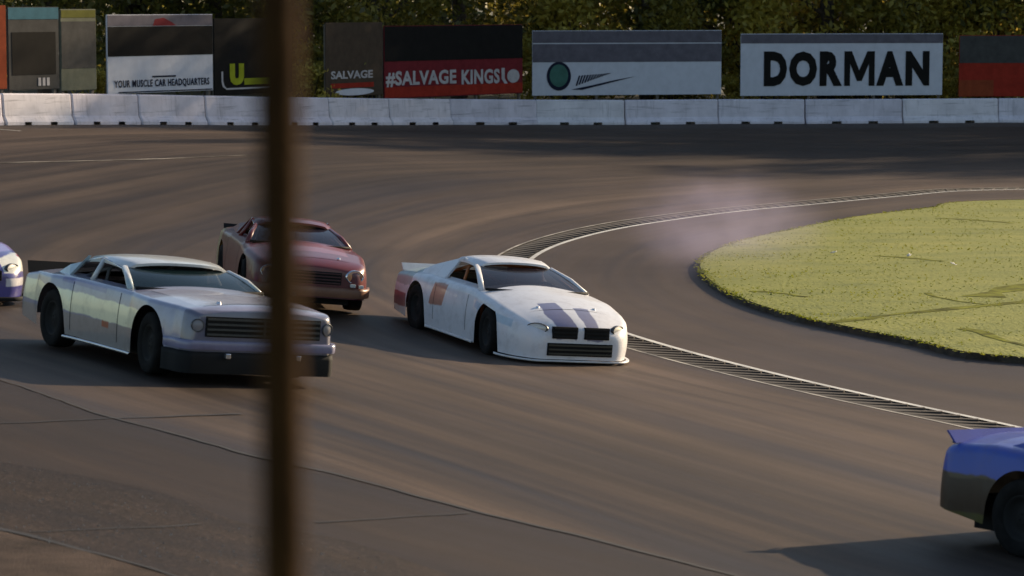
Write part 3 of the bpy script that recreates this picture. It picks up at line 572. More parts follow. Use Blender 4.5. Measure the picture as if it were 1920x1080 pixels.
def wheel_meshes(Rw, wd, rim_m):
    key = (Rw, wd, rim_m.name)
    if key in WHEELS: return WHEELS[key]
    hw = wd/2; rr = Rw*0.60
    mb = lathe([(rr, -hw*.85),(rr+.02, -hw*.98),(Rw-.03, -hw),(Rw-.008, -hw*.86),(Rw, -hw*.5),(Rw, hw*.5),(Rw-.008, hw*.86),(Rw-.03, hw),(rr+.02, hw*.98),(rr, hw*.85)]); t = mb.build('tyre', m_tyre, None, True)
    mb = lathe([(rr, -hw*.85),(rr-.012, -hw*.88),(rr-.03, -hw*.6),(rr*.55, -hw*.45),(rr*.35, -hw*.62),(0.001, -hw*.62)]); mb.grid([[(rr*math.cos(2*math.pi*k/28), y, rr*math.sin(2*math.pi*k/28)) for k in range(29)] for y in (-hw*.85, hw*.85)])
    for k in range(5):
        a = 2*math.pi*k/5; mb.tube([(rr*.22*math.cos(a), -hw*.66, rr*.22*math.sin(a)), (rr*.22*math.cos(a), -hw*.5, rr*.22*math.sin(a))], 0.012, 6)
    w = mb.build('wheel', rim_m, None, True)
    WHEELS[key] = (w.data, t.data); bpy.data.objects.remove(w); bpy.data.objects.remove(t); return WHEELS[key]
def sm_interp(x, pts, w=0.12):
    xs = np.array([p[0] for p in pts]); ys = np.array([p[1] for p in pts]); k = np.linspace(-w, w, 9)
    return np.mean([np.interp(x+d, xs, ys) for d in k], axis=0)
def car(label, spec, pxc, yaw, group='race cars on the track', lift=0.0, xy=None):
    S = spec; Ln, W = S['L'], S['W']; hl = Ln/2; root = empty('race_car'); tag(root, label, 'car', group)
    body_m = S['paint']; ax_f, ax_r, Rw = S['xf'], S['xr'], S['R']; Ra = Rw + S.get('gap', 0.06)
    xs = np.unique(np.concatenate([np.linspace(-hl, hl, 130), hl-np.geomspace(.002, .3, 12), -hl+np.geomspace(.002, .2, 10)]))
    zt = sm_interp(xs, S['top'], .06); zs = sm_interp(xs, S['shoulder'], .06); sill = np.interp(xs, *zip(*S['sill'])); w = sm_interp(xs, S['half'], .08)
    rc = S.get('rc', .28); d = np.clip((xs-(hl-rc))/rc, 0, 1); w = w - S.get('rcw', .22)*(1-np.sqrt(1-d**2*.999)); zt = zt - S.get('nosedrop', .07)*(1-np.sqrt(1-d**2*.999)); zs = zs - S.get('nosedrop', .07)*(1-np.sqrt(1-d**2*.999))
    d = np.clip((-xs-(hl-.2))/.2, 0, 1); w = w - .12*(1-np.sqrt(1-d**2*.999)); zt = zt-.05*(1-np.sqrt(1-d**2*.999)); zs = zs-.05*(1-np.sqrt(1-d**2*.999))
    for xa in (ax_f, ax_r): w = w + S.get('flare', .03)*np.clip(1-np.abs(xs-xa)/.55, 0, 1)**.7
    bot = sill.copy()
    for xa in (ax_f, ax_r):
        q = Ra**2-(xs-xa)**2; bot = np.where(q > 0, np.maximum(bot, Rw + np.sqrt(np.maximum(q, 0))), bot)
    bot = np.minimum(bot, zs-.05); rs = S.get('rs', .07); tk = S.get('tuck', .06); secs = []
    for i in range(len(xs)):
        half = []
        for j in range(9):
            t = j/8; z = bot[i]+(zs[i]-rs-bot[i])*t; zz = np.clip((z-.15)/(zs[i]-.15), 0, 1); half.append((w[i]-.045*(1-zz)**2-tk*zz**2.5, z))
        y1, z1 = half[-1]
        for j in range(1, 5): a = math.pi/2*j/4; half.append((y1-rs*1.3*(1-math.cos(a)), z1+rs*math.sin(a)))
        y1, z1 = half[-1]
        for j in range(1, 9): t = j/8; half.append((y1*(1-t), z1+(zt[i]-z1)*(1-(1-t)**2)))
        secs.append(half)
    nh = len(secs[0]); G = [[(xs[i], y, z) for y, z in secs[i]] + [(xs[i], -y, z) for y, z in reversed(secs[i][:-1])] for i in range(len(xs))]
    nj = len(G[0]); V = [p for r_ in G for p in r_]; F = []; c0, c1, cy = S['cockpit']
    for i in range(len(xs)-1):
        for j in range(nj-1):
            ids = (i*nj+j, i*nj+j+1, (i+1)*nj+j+1, (i+1)*nj+j)
            if j >= 11 and j < nj-12 and c0 < xs[i] and xs[i+1] < c1 and abs((V[ids[0]][1]+V[ids[1]][1])/2) < cy: continue
            F.append(ids)
    for i, rev in ((0, 1), (len(xs)-1, 0)):
        for j in range(nh-1):
            f = (i*nj+j, i*nj+j+1, i*nj+nj-2-j, i*nj+nj-1-j); f = f if j < nh-2 else (i*nj+j, i*nj+j+1, i*nj+nj-1-j)
            F.append(tuple(reversed(f)) if rev else f)
    me = mesh_obj('body', V, F, body_m, root, True).data
    bm = bmesh.new(); bm.from_mesh(me); bmesh.ops.recalc_face_normals(bm, faces=bm.faces); bm.to_mesh(me); bm.free(); me.set_sharp_from_angle(angle=R(38))
    zi = lambda x, P: float(np.interp(x, xs, P))
    # greenhouse
    g = S['house']; wb, wr = g['wb'], g['wr']; zr = S['H']; xw, xf_, xr_, xb = g['xw'], g['xf'], g['xr'], g['xb']; zc, zd = zi(xw, zs)+.03, zi(xb, zs)+.02
    roof_m = g.get('paint', body_m); mb = MB(); Gt = []
    for i in range(15):
        t = i/14; x = xf_+.03+(xr_-xf_-.06)*t; row = []
        for j in range(17):
            u = -1+2*j/16; e = 1-abs(2*t-1)**5*.10; row.append((x + (.10*(1-u*u)*(1-t) - .04*(1-u*u)*t), u*(wr+.03)*e, zr-.055*abs(u)**2.6-.05*(2*t-.9)**2-.03*(abs(u) > .99)))
        Gt.append(row)
    mb.grid(Gt); low = [[(p[0], p[1], p[2]-.03) for p in reversed(r_)] for r_ in Gt]; mb.grid(low)
    for seq in (Gt[0], list(reversed(Gt[-1])), [r_[-1] for r_ in Gt], [r_[0] for r_ in reversed(Gt)]): mb.grid([seq, [(p[0], p[1], p[2]-.03) for p in seq]])
    ro = mb.build('roof', roof_m, root, True); ro.data.set_sharp_from_angle(angle=R(40))
    zrf = Gt[0][0][2]; zrr = Gt[-1][0][2]
    for s in (-1, 1):
        mb = MB(); mb.tube([(xw-.02, s*wb, zc-.03), ((xw+xf_)/2+.02, s*(wb+wr)/2+s*.015, (zc+zrf)/2+.012), (xf_, s*wr, zrf)], [.045,.04,.042], 8, flat=.7); mb.build('windscreen_pillar', roof_m, root, True)
        q0, q1 = g['q']     # quarter panel: front edge at belt and at roof
        mb = MB(); P = [(q0, s*(wb+.005), zi(q0, zs)), (q1, s*wr, zr-.07), (xr_+.02, s*wr, zrr), ((xr_+xb)/2, s*((wb+wr)/2-.01), (zrr+zd)/2+.02), (xb, s*(wb-.04), zd-.02)]
        mb.panel(P if s > 0 else list(reversed(P)), .035, (0, s, .15)); mb.build('quarter_panel', roof_m, root)
        if g.get('bp') is not None:
            mb = MB(); mb.tube([(g['bp'], s*wb, zc-.02), (g['bp']-.03, s*wr, zr-.06)], .03, 6); mb.build('door_pillar', roof_m, root, True)
        mb = MB(); mb.tube([(xf_+.02, s*(wr+.012), zrf-.02), (xf_*.5+xr_*.5, s*(wr+.016), zr-.062), (xr_, s*(wr+.008), zrr-.02)], .016, 6); mb.build('gutter', m_chr if g.get('bright') else roof_m, root, True)
    def pane(xa, ya, za, xb2, yb2, zb2, bow_a, bow_b, name):
        mb = MB(); mb.grid([[(xa*(1-t)+xb2*t + (bow_a*(1-t)+bow_b*t)*(1-u*u), u*(ya*(1-t)+yb2*t), za*(1-t)+zb2*t + .02*math.sin(math.pi*t)) for u in np.linspace(-1,1,13)] for t in np.linspace(0,1,7)]); return mb.build(name, S['glass'], root, True)
    pane(xw-.01, wb-.03, zc-.01, xf_, wr-.03, zrf+.01, .16, .10, 'windscreen'); pane(xb+.05, wb-.07, zd+.0, xr_-.02, wr-.05, zrr+.0, -.10, -.04, 'rear_window')
    mb = MB(); mb.tube([(xw+.06+.16*(1-u*u), u*(wb-.02), zc-.005) for u in np.linspace(-1,1,11)], .022, 6); mb.build('cowl_trim', m_blk, root, True)
    # interior
    mb = MB(); y_ = cy-.01; F5 = [(c0,-y_),(c1,-y_),(c1,y_),(c0,y_)]; zf = .32
    tops = [zi(x, zs)-.04 for x, _ in F5]; mb.add([(x, y, zf) for x, y in F5]+[(x, y, z) for (x, y), z in zip(F5, tops)], [(0,1,2,3),(0,4,5,1),(1,5,6,2),(2,6,7,3),(3,7,4,0)]); mb.build('cockpit_tub', m_int, root)
    cg = MB(); hx = g.get('hoop', -.35)
    cg.tube([(hx, -wb+.08, zf), (hx, -wr+.03, zr-.2), (hx, -wr+.1, zr-.13), (hx, wr-.1, zr-.13), (hx, wr-.03, zr-.2), (hx, wb-.08, zf)], .024, 6)
    for s in (-1,1): cg.tube([(hx, s*(wr-.08), zr-.14), (xf_-.08, s*(wr-.06), zr-.14), (xw-.18, s*(wb-.10), zc-.02), (xw-.2, s*(wb-.1), zf)], .024, 6); cg.tube([(hx, s*(wr-.1), zr-.15), (xb+.1, s*(wb-.2), zd-.1)], .024, 6)
    cg.tube([(hx, -wr+.1, zr-.14), (hx, wb-.1, zf+.1)], .024, 6); cg.build('roll_cage', S.get('cage', m_steel), root, True)
    mb = MB(); sy = .34; M = Matrix.Translation((hx+.25, sy, .38)); mb.box(-.22,.25,-.24,.24,0,.16, M, ch=.04); M2 = Matrix.Translation((hx+.10, sy, .45)) @ Matrix.Rotation(R(-14), 4, 'Y'); mb.box(-.06,.06,-.25,.25,0,.66, M2, ch=.04); mb.box(-.02,.16,-.25,-.19,.30,.62, M2, ch=.02); mb.box(-.02,.16,.19,.25,.30,.62, M2, ch=.02); mb.build('seat', S.get('seat', m_blk), root)
    mb = MB(); mb.tube([(hx+.72+.04*math.sin(a), sy+.16*math.cos(a), .80+.15*math.sin(a)) for a in np.linspace(0, 2*math.pi, 19)], .014, 6, caps=False); mb.tube([(hx+.74, sy, .8),(xw-.1, sy, .72)], .02, 6); mb.build('steering_wheel', m_blk, root, True)
    # running gear
    mb = MB(); mb.box(-hl+.25, hl-.25, -(W/2-.34), W/2-.34, .13, .42); mb.build('underbody', m_blk, root)
    wm, tm = wheel_meshes(Rw, S.get('tw', .26), S.get('rim', m_rim))
    for xa in (ax_f, ax_r):
        for s in (-1, 1):
            o = bpy.data.objects.new('wheel', wm); col.objects.link(o); o.parent = root; o.location = (xa, s*(W/2-.155), Rw); o.rotation_euler = (0, random.uniform(0,6), 0 if s < 0 else math.pi)
            if xa == ax_f: o.rotation_euler[2] += R(S.get('steer', 0))
            t = bpy.data.objects.new('tyre', tm); col.objects.link(t); t.parent = o
    # details given as functions
    for fn in S['extras']: fn(root, S, zi, xs, zt, zs, w)
    if xy is None: p = hit(*pxc)
    else: p = np.array([xy[0], xy[1], h1(*xy)])
    up = normal_at(p[0], p[1], 1.4); fwd = Vector((math.sin(R(yaw)), -math.cos(R(yaw)), 0)); fwd = (fwd - up*fwd.dot(up)).normalized(); lf = up.cross(fwd)
    M = Matrix(((fwd.x, lf.x, up.x, p[0]), (fwd.y, lf.y, up.y, p[1]), (fwd.z, lf.z, up.z, p[2]+lift), (0,0,0,1))); root.matrix_world = M
    return root

# --- shared detail builders
def spoiler(x, hgt, half, mat, rake=.12, lift=.0, blade=.02):
    def fn(root, S, zi, xs, zt, zs, w):
        z = zi(x, zs)+lift; mb = MB(); mb.panel([(x, -half, z), (x, half, z), (x-rake, half, z+hgt), (x-rake, -half, z+hgt)], blade, (1,0,.3)); o = mb.build('spoiler', mat, root)
        for y in (-half*.8, 0, half*.8):
            b_ = MB(); b_.tube([(x-rake*.9, y, z+hgt*.75), (x-.02-rake*1.6, y, z-.02)], .012, 6); b_.build('spoiler_brace', m_steel, o)
    return fn
def front_box(name, x, y0, y1, z0, z1, mat, depth=.03, ch=.01):
    def fn(root, S, zi, xs, zt, zs, w):
        mb = MB(); mb.box(x-depth, x, y0, y1, z0, z1, ch=ch); mb.build(name, mat, root)
    return fn
def slats(x, y0, y1, z0, z1, n, mat, backing=m_blk, name='grille', vert=0):
    def fn(root, S, zi, xs, zt, zs, w):
        mb = MB(); mb.box(x-.05, x, y0, y1, z0, z1, ch=.006); g = mb.build(name, backing, root)
        for k in range(n):
            z = z0 + (z1-z0)*(k+.5)/n; mb = MB(); mb.box(x+.003, x+.018, y0+.015, y1-.015, z-(z1-z0)/n*.2, z+(z1-z0)/n*.2); mb.build('grille_slat', mat, g)
        for k in range(vert):
            y = y0 + (y1-y0)*(k+1)/(vert+1); mb = MB(); mb.box(x+.003, x+.022, y-.012, y+.012, z0+.01, z1-.01); mb.build('grille_bar', mat, g)
    return fn
def lamp(x, y, z, r_, mat_lens, mat_ring, yaw=0, ry=None):
    def fn(root, S, zi, xs, zt, zs, w):
        n = 20; ry_ = ry or r_; M = Matrix.Translation((x, y, z)) @ Matrix.Rotation(R(yaw), 4, 'Z')
        ring = MB(); ring.grid([[M@Vector((dx, ry_*f*math.cos(2*math.pi*k/n), r_*f*math.sin(2*math.pi*k/n))) for k in range(n+1)] for dx, f in ((-.03,1.18),(.012,1.15),(.016,1.05),(.004,1.0))]); o = ring.build('headlight', mat_ring, root, True)
        ln = MB(); ln.grid([[M@Vector((.004+.014*(1-f*f), ry_*f*math.cos(2*math.pi*k/n), r_*f*math.sin(2*math.pi*k/n))) for k in range(n+1)] for f in (1.0,.75,.4,.02)]); ln.build('lens', mat_lens, o, True)
    return fn
def curved_strip(name, x_off, z0, z1, mat, ymax, th=.02, close=0.0):
    """a bumper band or valance that follows the rounded nose (front) of the body"""
    def fn(root, S, zi, xs, zt, zs, w):
        sel = xs > S['L']/2 - close; pts = [(xs[i], w[i]) for i in np.where(sel)[0]]
        side = [(x, min(y, ymax)) for x, y in pts] + [(S['L']/2+.002, pts[-1][1]*f) for f in (.8,.5,.2)]
        path = [(x+th*.6, y+th) for x, y in side] + [(S['L']/2+.002+th, 0)]; path = path + [(x, -y) for x, y in reversed(path[:-1])]
        inner = [(x-.03, y*(1-.03/max(.3, abs(y)))) for x, y in path]
        mb = MB(); mb.grid([[(x, y, z0) for x, y in path], [(x+.008, y*1.004, z0+(z1-z0)*.25) for x, y in path], [(x+.008, y*1.004, z0+(z1-z0)*.75) for x, y in path], [(x, y, z1) for x, y in path], [(x, y, z1-.004) for x, y in inner]])
        mb.grid([[(x, y, z0+.004) for x, y in inner], [(x, y, z0) for x, y in path]]); mb.build(name, mat, root, True)
    return fn
def side_rail(z, mat, x0, x1, name='side_skirt', off=.012, hgt=.05):
    def fn(root, S, zi, xs, zt, zs, w):
        for s in (-1, 1):
            mb = MB(); X = np.linspace(x0, x1, 12); mb.grid([[(x, s*(zi(x, w)-.03+off*k_), zz) for x in X] for k_, zz in ((0, z), (1, z+.006), (1, z+hgt), (0, z+hgt+.006))]); mb.build(name, mat, root, True)
    return fn
def panel_gaps(doors, hood, pins=True):
    """door and hood shut lines, hood pins"""
    def fn(root, S, zi, xs, zt, zs, w):
        tk = S.get('tuck', .06); rs = S.get('rs', .07)
        def side(x, z): zz = min(1, max(0, (z-.15)/(zi(x, zs)-.15))); return zi(x, w)-.045*(1-zz)**2-tk*zz**2.5
        def topz(x, y): y1 = zi(x, w)-tk-rs*1.3; return zi(x, zs)+(zi(x, zt)-zi(x, zs))*(1-min(1, (y/y1)**2))
        for sgn in (-1, 1):
            for x in doors:
                mb = MB(); Z = np.linspace(.26, zi(x, zs)-rs, 9); mb.grid([[(x+d_, sgn*(side(x, z)+.0025), z) for z in Z] for d_ in (-.006, .006)]); mb.build('door_gap', m_blk, root)
            mb = MB(); X = np.linspace(hood[0], hood[1], 22); mb.grid([[(x, sgn*(hood[2]-.05*(x-hood[0])/(hood[1]-hood[0]))+d_, topz(x, hood[2])+.003) for x in X] for d_ in (-.006, .006)]); mb.build('hood_gap', m_blk, root)
        mb = MB(); Yy = np.linspace(-hood[2]+.05, hood[2]-.05, 17); mb.grid([[(hood[1]+d_, y, topz(hood[1], y)+.003) for y in Yy] for d_ in (-.006, .006)]); mb.build('hood_gap', m_blk, root)
        if pins:
            for y in (-.42, .42):
                mb = MB(); x = hood[1]-.10; mb.tube([(x, y, topz(x, y)-.005), (x, y, topz(x, y)+.02)], [.03, .022], 10); mb.build('hood_pin', m_chr, root)
    return fn
def hood_scoop(x0, x1, half, hgt, mat):
    def fn(root, S, zi, xs, zt, zs, w):
        mb = MB(); G = []
        for t in np.linspace(0, 1, 9):
            x = x1+(x0-x1)*t; hh = hgt*(1-t)**1.2+.002; G.append([(x, u*half*(1-.2*t), zi(x, zt)-.02+(hh+.02)*(1-abs(u)**4)) for u in np.linspace(-1,1,11)])
        mb.grid(G); o = mb.build('hood_scoop', mat, root, True)
        mb = MB(); mb.box(x1-.02, x1+.004, -half*.85, half*.85, zi(x1, zt)+.0, zi(x1, zt)+hgt*.75); mb.build('scoop_mouth', m_blk, o)
    return fn

# --- silver grey car in front, long hood and squared nose
m_lens = plain('headlight_glass', (0.55,0.54,0.5), 0.12, var=0.1, coat=0.8); m_lamp_dark = plain('lamp_recess', (0.05,0.05,0.055), 0.35)
m_lens_d = plain('headlight_cover', (0.22,0.21,0.22), 0.3, var=0.15); m_white_p = plain('white_trim_paint', (0.62,0.62,0.62), 0.45, coat=0.2)
A_paint = livery('silver_car_paint', (0.27,0.27,0.36), [((0.42,0.42,0.52), dict(x=(.75,2.12), y=(-.70,.70), wob=.1)), ((0.12,0.12,0.17), dict(x=(2.22,2.6), z=(.0,.80), wob=.06)), ((0.90,0.85,0.56), dict(x=(-2.4,1.55), z=(.47,.71), y=(.70,1.2), absy=1, slant=0.02, wob=.10)),  # cream flank area is a golden reflection put into the paint colour
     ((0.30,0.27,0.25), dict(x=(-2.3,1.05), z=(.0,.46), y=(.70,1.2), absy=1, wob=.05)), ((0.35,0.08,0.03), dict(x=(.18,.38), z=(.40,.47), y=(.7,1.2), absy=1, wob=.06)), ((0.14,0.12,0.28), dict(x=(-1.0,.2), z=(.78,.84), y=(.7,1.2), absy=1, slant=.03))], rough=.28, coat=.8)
A_roof = livery('silver_car_roof', (0.42,0.52,0.54), [((0.56,0.57,0.56), dict(x=(-.55,.5)))], rough=.3, coat=.7)
A_blue = plain('bumper_lavender', (0.17,0.165,0.26), 0.35, coat=.5)
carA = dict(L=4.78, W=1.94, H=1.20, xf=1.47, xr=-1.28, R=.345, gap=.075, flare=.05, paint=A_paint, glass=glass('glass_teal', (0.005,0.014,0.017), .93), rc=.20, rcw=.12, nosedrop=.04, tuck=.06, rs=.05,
    top=[(-2.48,.84),(-1.9,.93),(-.6,.95),(.55,.94),(1.5,.91),(2.25,.87),(2.39,.85)], shoulder=[(-2.48,.78),(-1.9,.86),(-.6,.88),(.55,.87),(1.5,.84),(2.25,.81),(2.39,.79)], sill=[(-2.48,.32),(-1.6,.20),(1.9,.19),(2.48,.22)], half=[(-2.48,.93),(-1.3,.97),(0,.95),(1.5,.97),(2.48,.92)],
    cockpit=(-1.25,.62,.70), house=dict(wb=.82, wr=.66, xw=.68, xf=.10, xr=-1.05, xb=-1.55, q=(-1.10,-.95), bp=-.42, paint=A_roof, bright=1, hoop=-.4), seat=plain('seat_grey', (0.10,0.10,0.11), .7), cage=plain('cage_dark', (0.05,0.05,0.05), .6), steer=-6,
    extras=[panel_gaps((.62,-.72), (.95,2.20,.70)), spoiler(-2.25, .14, .86, m_blk, .05), slats(2.402, -.70, .70, .52, .74, 4, plain('grille_grey', (0.035,0.038,0.035), .6), vert=1), curved_strip('front_bumper', 0, .38, .48, A_blue, .99, .03, .45), curved_strip('air_dam', 0, .12, .36, m_blk, .98, .012, .5),
        lamp(2.385, .79, .64, .062, m_lens_d, m_lamp_dark, 14), lamp(2.385, -.79, .64, .062, m_lens_d, m_lamp_dark, -14), side_rail(.155, m_chr, -.85, 1.05, off=.02, hgt=.03),
        front_box('tow_hook', 2.46, .40, .46, .29, .35, m_chr, .08), front_box('tow_hook', 2.46, -.46, -.40, .29, .35, m_chr, .08)])
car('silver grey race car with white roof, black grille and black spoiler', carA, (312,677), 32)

# --- white rounded car
B_paint = livery('white_car_paint', (0.66,0.66,0.68), [((0.15,0.15,0.25), dict(x=(1.75,2.6), y=(-.38,-.08), z=(.36,1.2), wob=.22)), ((0.17,0.17,0.26), dict(x=(1.95,2.6), y=(.08,.32), z=(.36,1.2), wob=.22)), ((0.44,0.22,0.16), dict(x=(-.95,-.48), z=(.48,.80), y=(.6,1.3), absy=1, xs=-.35, wob=.14)),
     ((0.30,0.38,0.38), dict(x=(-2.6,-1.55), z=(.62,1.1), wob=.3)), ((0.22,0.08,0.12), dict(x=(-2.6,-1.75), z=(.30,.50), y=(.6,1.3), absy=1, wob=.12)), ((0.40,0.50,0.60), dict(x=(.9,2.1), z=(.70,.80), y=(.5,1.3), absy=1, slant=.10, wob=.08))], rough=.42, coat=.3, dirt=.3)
carB = dict(L=4.95, W=1.92, H=1.235, xf=1.40, xr=-1.32, R=.34, gap=.055, flare=.035, paint=B_paint, glass=glass('glass_smoke', (0.018,0.016,0.022), .86), rc=.62, rcw=.34, nosedrop=.16, tuck=.08, rs=.10,
    top=[(-2.48,.86),(-1.9,.92),(-.6,.95),(.7,.95),(1.4,.87),(2.1,.74),(2.48,.66)], shoulder=[(-2.48,.78),(-1.9,.83),(-.6,.86),(.7,.86),(1.4,.79),(2.1,.66),(2.48,.58)], sill=[(-2.48,.22),(-1.7,.15),(1.9,.12),(2.48,.12)], half=[(-2.48,.90),(-1.3,.96),(0,.95),(1.4,.96),(2.0,.94),(2.48,.88)],
    cockpit=(-1.3,.70,.66), house=dict(wb=.80, wr=.57, xw=.85, xf=.05, xr=-.80, xb=-1.75, q=(-.55,-.55), bp=None, hoop=-.35), cage=plain('cage_orange', (0.34,0.11,0.03), .5), seat=plain('seat_rust', (0.30,0.10,0.04), .7), steer=-6, rim=plain('wheel_dark', (0.018,0.018,0.018), .7, spec=0.15),
    extras=[panel_gaps((.62,-.62), (1.12,2.02,.62)), spoiler(-2.30, .10, .78, m_white_p, .08), slats(2.492, -.42, -.05, .40, .56, 3, m_blk, m_blk), slats(2.492, .05, .42, .40, .56, 3, m_blk, m_blk), slats(2.494, -.48, .48, .17, .34, 3, plain('mesh_dark', (0.03,0.03,0.02), .5), m_blk, 'lower_grille'),
        curved_strip('splitter', 0, .085, .112, m_white_p, .95, .015, .7), lamp(2.36, .60, .52, .06, m_lens, m_lamp_dark, 35, .13), lamp(2.36, -.60, .52, .06, m_lens, m_lamp_dark, -35, .13), side_rail(.115, m_white_p, -.85, .95, off=.012, hgt=.03)])
car('white race car with rounded nose, dark hood stripe and orange door patch', carB, (950,646), 23)

# --- red car
C_paint = livery('red_car_paint', (0.12,0.009,0.007), [((0.42,0.36,0.16), dict(x=(-2.4,-1.35), z=(.3,.88), y=(.5,1.3), absy=1, wob=.2)), ((0.24,0.07,0.08), dict(x=(.9,1.6), y=(-.6,.6), wob=.25)), ((0.09,0.014,0.02), dict(x=(1.9,2.4), z=(.2,.62), y=(-.7,.7)))], rough=.36, coat=.4, dirt=.12)  # pinkish hood area is a lit sheen put into the paint colour
carC = dict(L=4.55, W=1.86, H=1.21, xf=1.32, xr=-1.25, R=.33, gap=.07, flare=.03, paint=C_paint, glass=glass('glass_grey', (0.02,0.018,0.028), .86), rc=.40, rcw=.22, nosedrop=.08, tuck=.08, rs=.09,
    top=[(-2.28,.92),(-1.7,.98),(-.5,.97),(.6,.95),(1.3,.89),(2.0,.80),(2.28,.75)], shoulder=[(-2.28,.84),(-1.7,.90),(-.5,.89),(.6,.87),(1.3,.82),(2.0,.74),(2.28,.70)], sill=[(-2.28,.30),(-1.5,.20),(1.7,.20),(2.28,.24)], half=[(-2.28,.88),(-1.2,.93),(0,.92),(1.3,.93),(2.28,.86)],
    cockpit=(-1.2,.62,.64), house=dict(wb=.77, wr=.57, xw=.75, xf=.05, xr=-.80, xb=-1.55, q=(-.60,-.62), bp=-.25, bright=1, hoop=-.35), steer=-5,
    extras=[panel_gaps((.58,-.68), (.98,2.0,.62)), spoiler(-2.12, .07, .78, m_blk, .05), slats(2.288, -.42, .42, .44, .62, 4, plain('grille_maroon', (0.05,0.012,0.015), .4)), curved_strip('front_bumper', 0, .26, .40, plain('bumper_brown', (0.20,0.09,0.05), .4), .93, .02, .5),
        lamp(2.24, .62, .57, .085, plain('amber_lens', (0.60,0.25,0.10), .15, coat=.8), m_chr, 22, .13), lamp(2.24, -.62, .57, .085, plain('amber_lens', (0.60,0.25,0.10), .15, coat=.8), m_chr, -22, .13),
        front_box('fog_lamp', 2.33, .55, .63, .42, .47, m_lens, .06), front_box('fog_lamp', 2.33, .68, .75, .41, .46, m_lens, .08), front_box('tow_hook', 2.36, -.3, -.24, .24, .30, m_steel, .08)])
car('dark red race car behind the blurred post with olive rear quarter', carC, (538,558), 13)

# --- blue violet car entering at the left edge
D_paint = livery('violet_car_paint', (0.055,0.05,0.22), [((0.20,0.15,0.38), dict(x=(.8,2.6), z=(.72,1.2))), ((0.62,0.62,0.55), dict(x=(1.75,2.6), z=(.46,.68), y=(.44,1.2), wob=.14)), ((0.58,0.56,0.58), dict(x=(1.9,2.6), z=(.27,.38), y=(.46,1.2), wob=.10)), ((0.30,0.02,0.04), dict(x=(1.0,2.0), z=(.2,.68), y=(.80,1.2)))], rough=.3, coat=.7)
carD = dict(carB); carD.update(paint=D_paint, cage=m_steel, seat=m_blk, extras=[spoiler(-2.30, .17, .80, plain('spoiler_violet', (0.05,0.05,0.2), .4), .10), slats(2.492, -.40, .40, .36, .50, 3, m_blk, m_blk), curved_strip('splitter', 0, .07, .13, m_blk, .95, .03, .7), lamp(2.36, .60, .52, .06, m_lens, m_lamp_dark, 35, .13), lamp(2.36, -.60, .52, .06, m_lens, m_lamp_dark, -35, .13), side_rail(.115, m_blk, -.85, .95)])
car('blue violet race car entering at the left edge with pale headlight patch', carD, (-165,540), 32)

# --- blue car leaving at the right edge
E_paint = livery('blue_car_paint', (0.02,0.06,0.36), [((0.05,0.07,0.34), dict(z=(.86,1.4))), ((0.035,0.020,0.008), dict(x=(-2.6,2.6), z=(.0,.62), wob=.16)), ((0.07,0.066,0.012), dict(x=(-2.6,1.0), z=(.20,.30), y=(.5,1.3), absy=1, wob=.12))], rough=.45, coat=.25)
carE = dict(carC); carE.update(paint=E_paint, extras=[spoiler(-2.10, .10, .80, plain('spoiler_blue', (0.025,0.05,0.26), .8, spec=.1), .10), slats(2.288, -.42, .42, .44, .62, 4, m_blk), curved_strip('front_bumper', 0, .26, .40, m_blk, .93, .02, .5), lamp(2.24, .62, .57, .085, m_lens, m_chr, 22, .13), lamp(2.24, -.62, .57, .085, m_lens, m_chr, -22, .13)])
car('deep blue race car leaving at the lower right corner', carE, (2265,1080), 38)

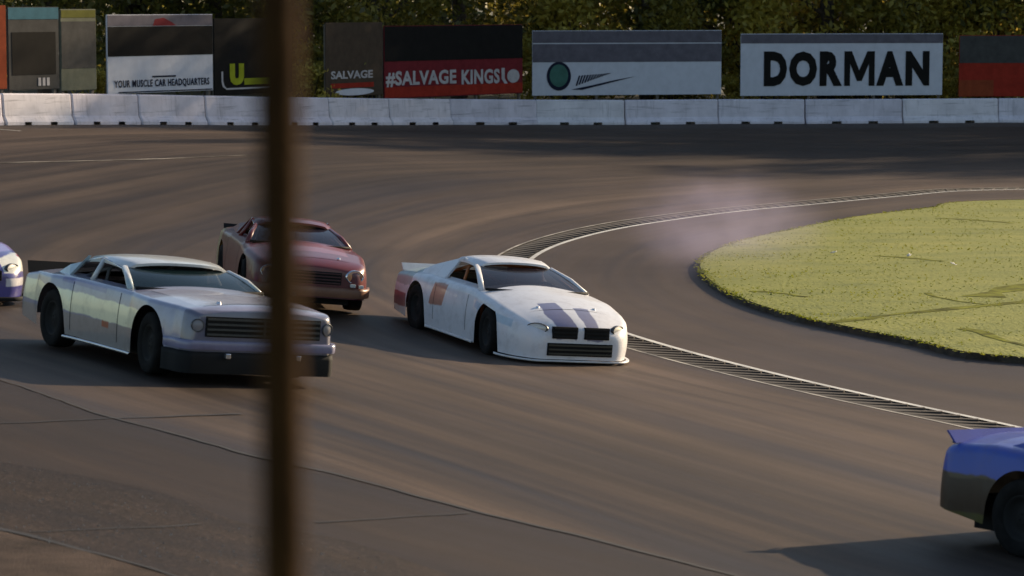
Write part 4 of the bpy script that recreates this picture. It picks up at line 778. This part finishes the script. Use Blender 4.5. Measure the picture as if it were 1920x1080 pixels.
# ------------------------------------------------------------------ foreground fence post (out of focus), litter, tyre smoke
d = ray(526, 540); pp = d*(2.5/d[1]); gz = h1(pp[0], 2.5)-0.12
post = empty('fence_post', (pp[0], 2.5, gz)); tag(post, 'dark brown out of focus fence post close to the camera', 'post')
mb = MB(); mb.tube([(0,0,-0.3),(0,0,6.8)], 0.0205, 20); mb.build('pole', plain('rusty_steel', (0.044,0.021,0.006), 0.9, var=0.35, scale=6, bump=0.2, spec=0.1), post, True)
mb = MB(); G = [[(0.0215*f*math.cos(a), 0.0215*f*math.sin(a), z) for a in np.linspace(0, 2*math.pi, 21)] for f, z in ((1.0,6.77),(1.08,6.78),(1.05,6.82),(.6,6.86),(.01,6.87))]; mb.grid(G); mb.build('cap', m_steel, post, True)
for k, (px, py, lb) in enumerate([(1562,477,'left scrap of pale paper lying on the infield grass'),(1704,483,'middle scrap of pale paper lying on the infield grass'),(1788,500,'right scrap of pale paper lying on the infield grass')]):
    p = on_plane(px, py, 0.1); mb = MB(); mb.grid([[(0.05*(i-2)+.01*j, .035*(j-1.5), .02+.02*math.sin(i*2.1+j*1.7+k)+.012*i) for j in range(4)] for i in range(5)]); o = mb.build('paper_scrap', plain('paper', (0.7,0.68,0.6), .7), None, True)
    o.location = (p[0], p[1], h1(*p)+0.10); o.scale = (.6,.6,.6); o.rotation_euler = (.15, 0, k*1.1); md = o.modifiers.new('thick', 'SOLIDIFY'); md.thickness = 0.004; tag(o, lb, 'litter', 'paper scraps on the grass')
def smoke(name, px, py, rad, dens, label):
    p = on_plane(px, py, 0.45); me = bpy.data.meshes.new(name); bm = bmesh.new(); bmesh.ops.create_icosphere(bm, subdivisions=3, radius=1.0); bm.to_mesh(me); bm.free(); o = bpy.data.objects.new(name, me); col.objects.link(o)
    o.location = (p[0], p[1], h1(*p)+rad[2]*0.62); o.scale = rad
    m = bpy.data.materials.new('tyre_smoke_air'); m.use_nodes = True; N = m.node_tree.nodes; L = m.node_tree.links; N.remove(N['Principled BSDF']); pv = N.new('ShaderNodeVolumePrincipled'); L.new(pv.outputs[0], N['Material Output'].inputs['Volume'])
    tc = N.new('ShaderNodeTexCoord'); ln = N.new('ShaderNodeVectorMath'); ln.operation = 'LENGTH'; L.new(tc.outputs['Object'], ln.inputs[0]); mr = N.new('ShaderNodeMapRange'); mr.interpolation_type = 'SMOOTHSTEP'; mr.inputs['From Min'].default_value = 1.0; mr.inputs['From Max'].default_value = 0.15; L.new(ln.outputs['Value'], mr.inputs['Value'])
    nz = N.new('ShaderNodeTexNoise'); nz.inputs['Scale'].default_value = 1.9; nz.inputs['Detail'].default_value = 3; L.new(tc.outputs['Object'], nz.inputs['Vector']); r_ = ramp(N, [(.35, 0.1), (.65, 1.0)]); L.new(nz.outputs[0], r_.inputs[0])
    mm = N.new('ShaderNodeMath'); mm.operation = 'MULTIPLY'; L.new(mr.outputs[0], mm.inputs[0]); L.new(r_.outputs[0], mm.inputs[1]); m2 = N.new('ShaderNodeMath'); m2.operation = 'MULTIPLY'; L.new(mm.outputs[0], m2.inputs[0]); m2.inputs[1].default_value = dens; L.new(m2.outputs[0], pv.inputs['Density'])
    pv.inputs['Color'].default_value = (0.62,0.57,0.82,1); pv.inputs['Anisotropy'].default_value = 0.2; me.materials.append(m); return tag(o, label, 'smoke', kind='stuff')
smoke('tyre_smoke', 1355, 452, (2.3, 6.0, 1.25), 0.095, 'thin bluish tyre smoke drifting over the tip of the grass')
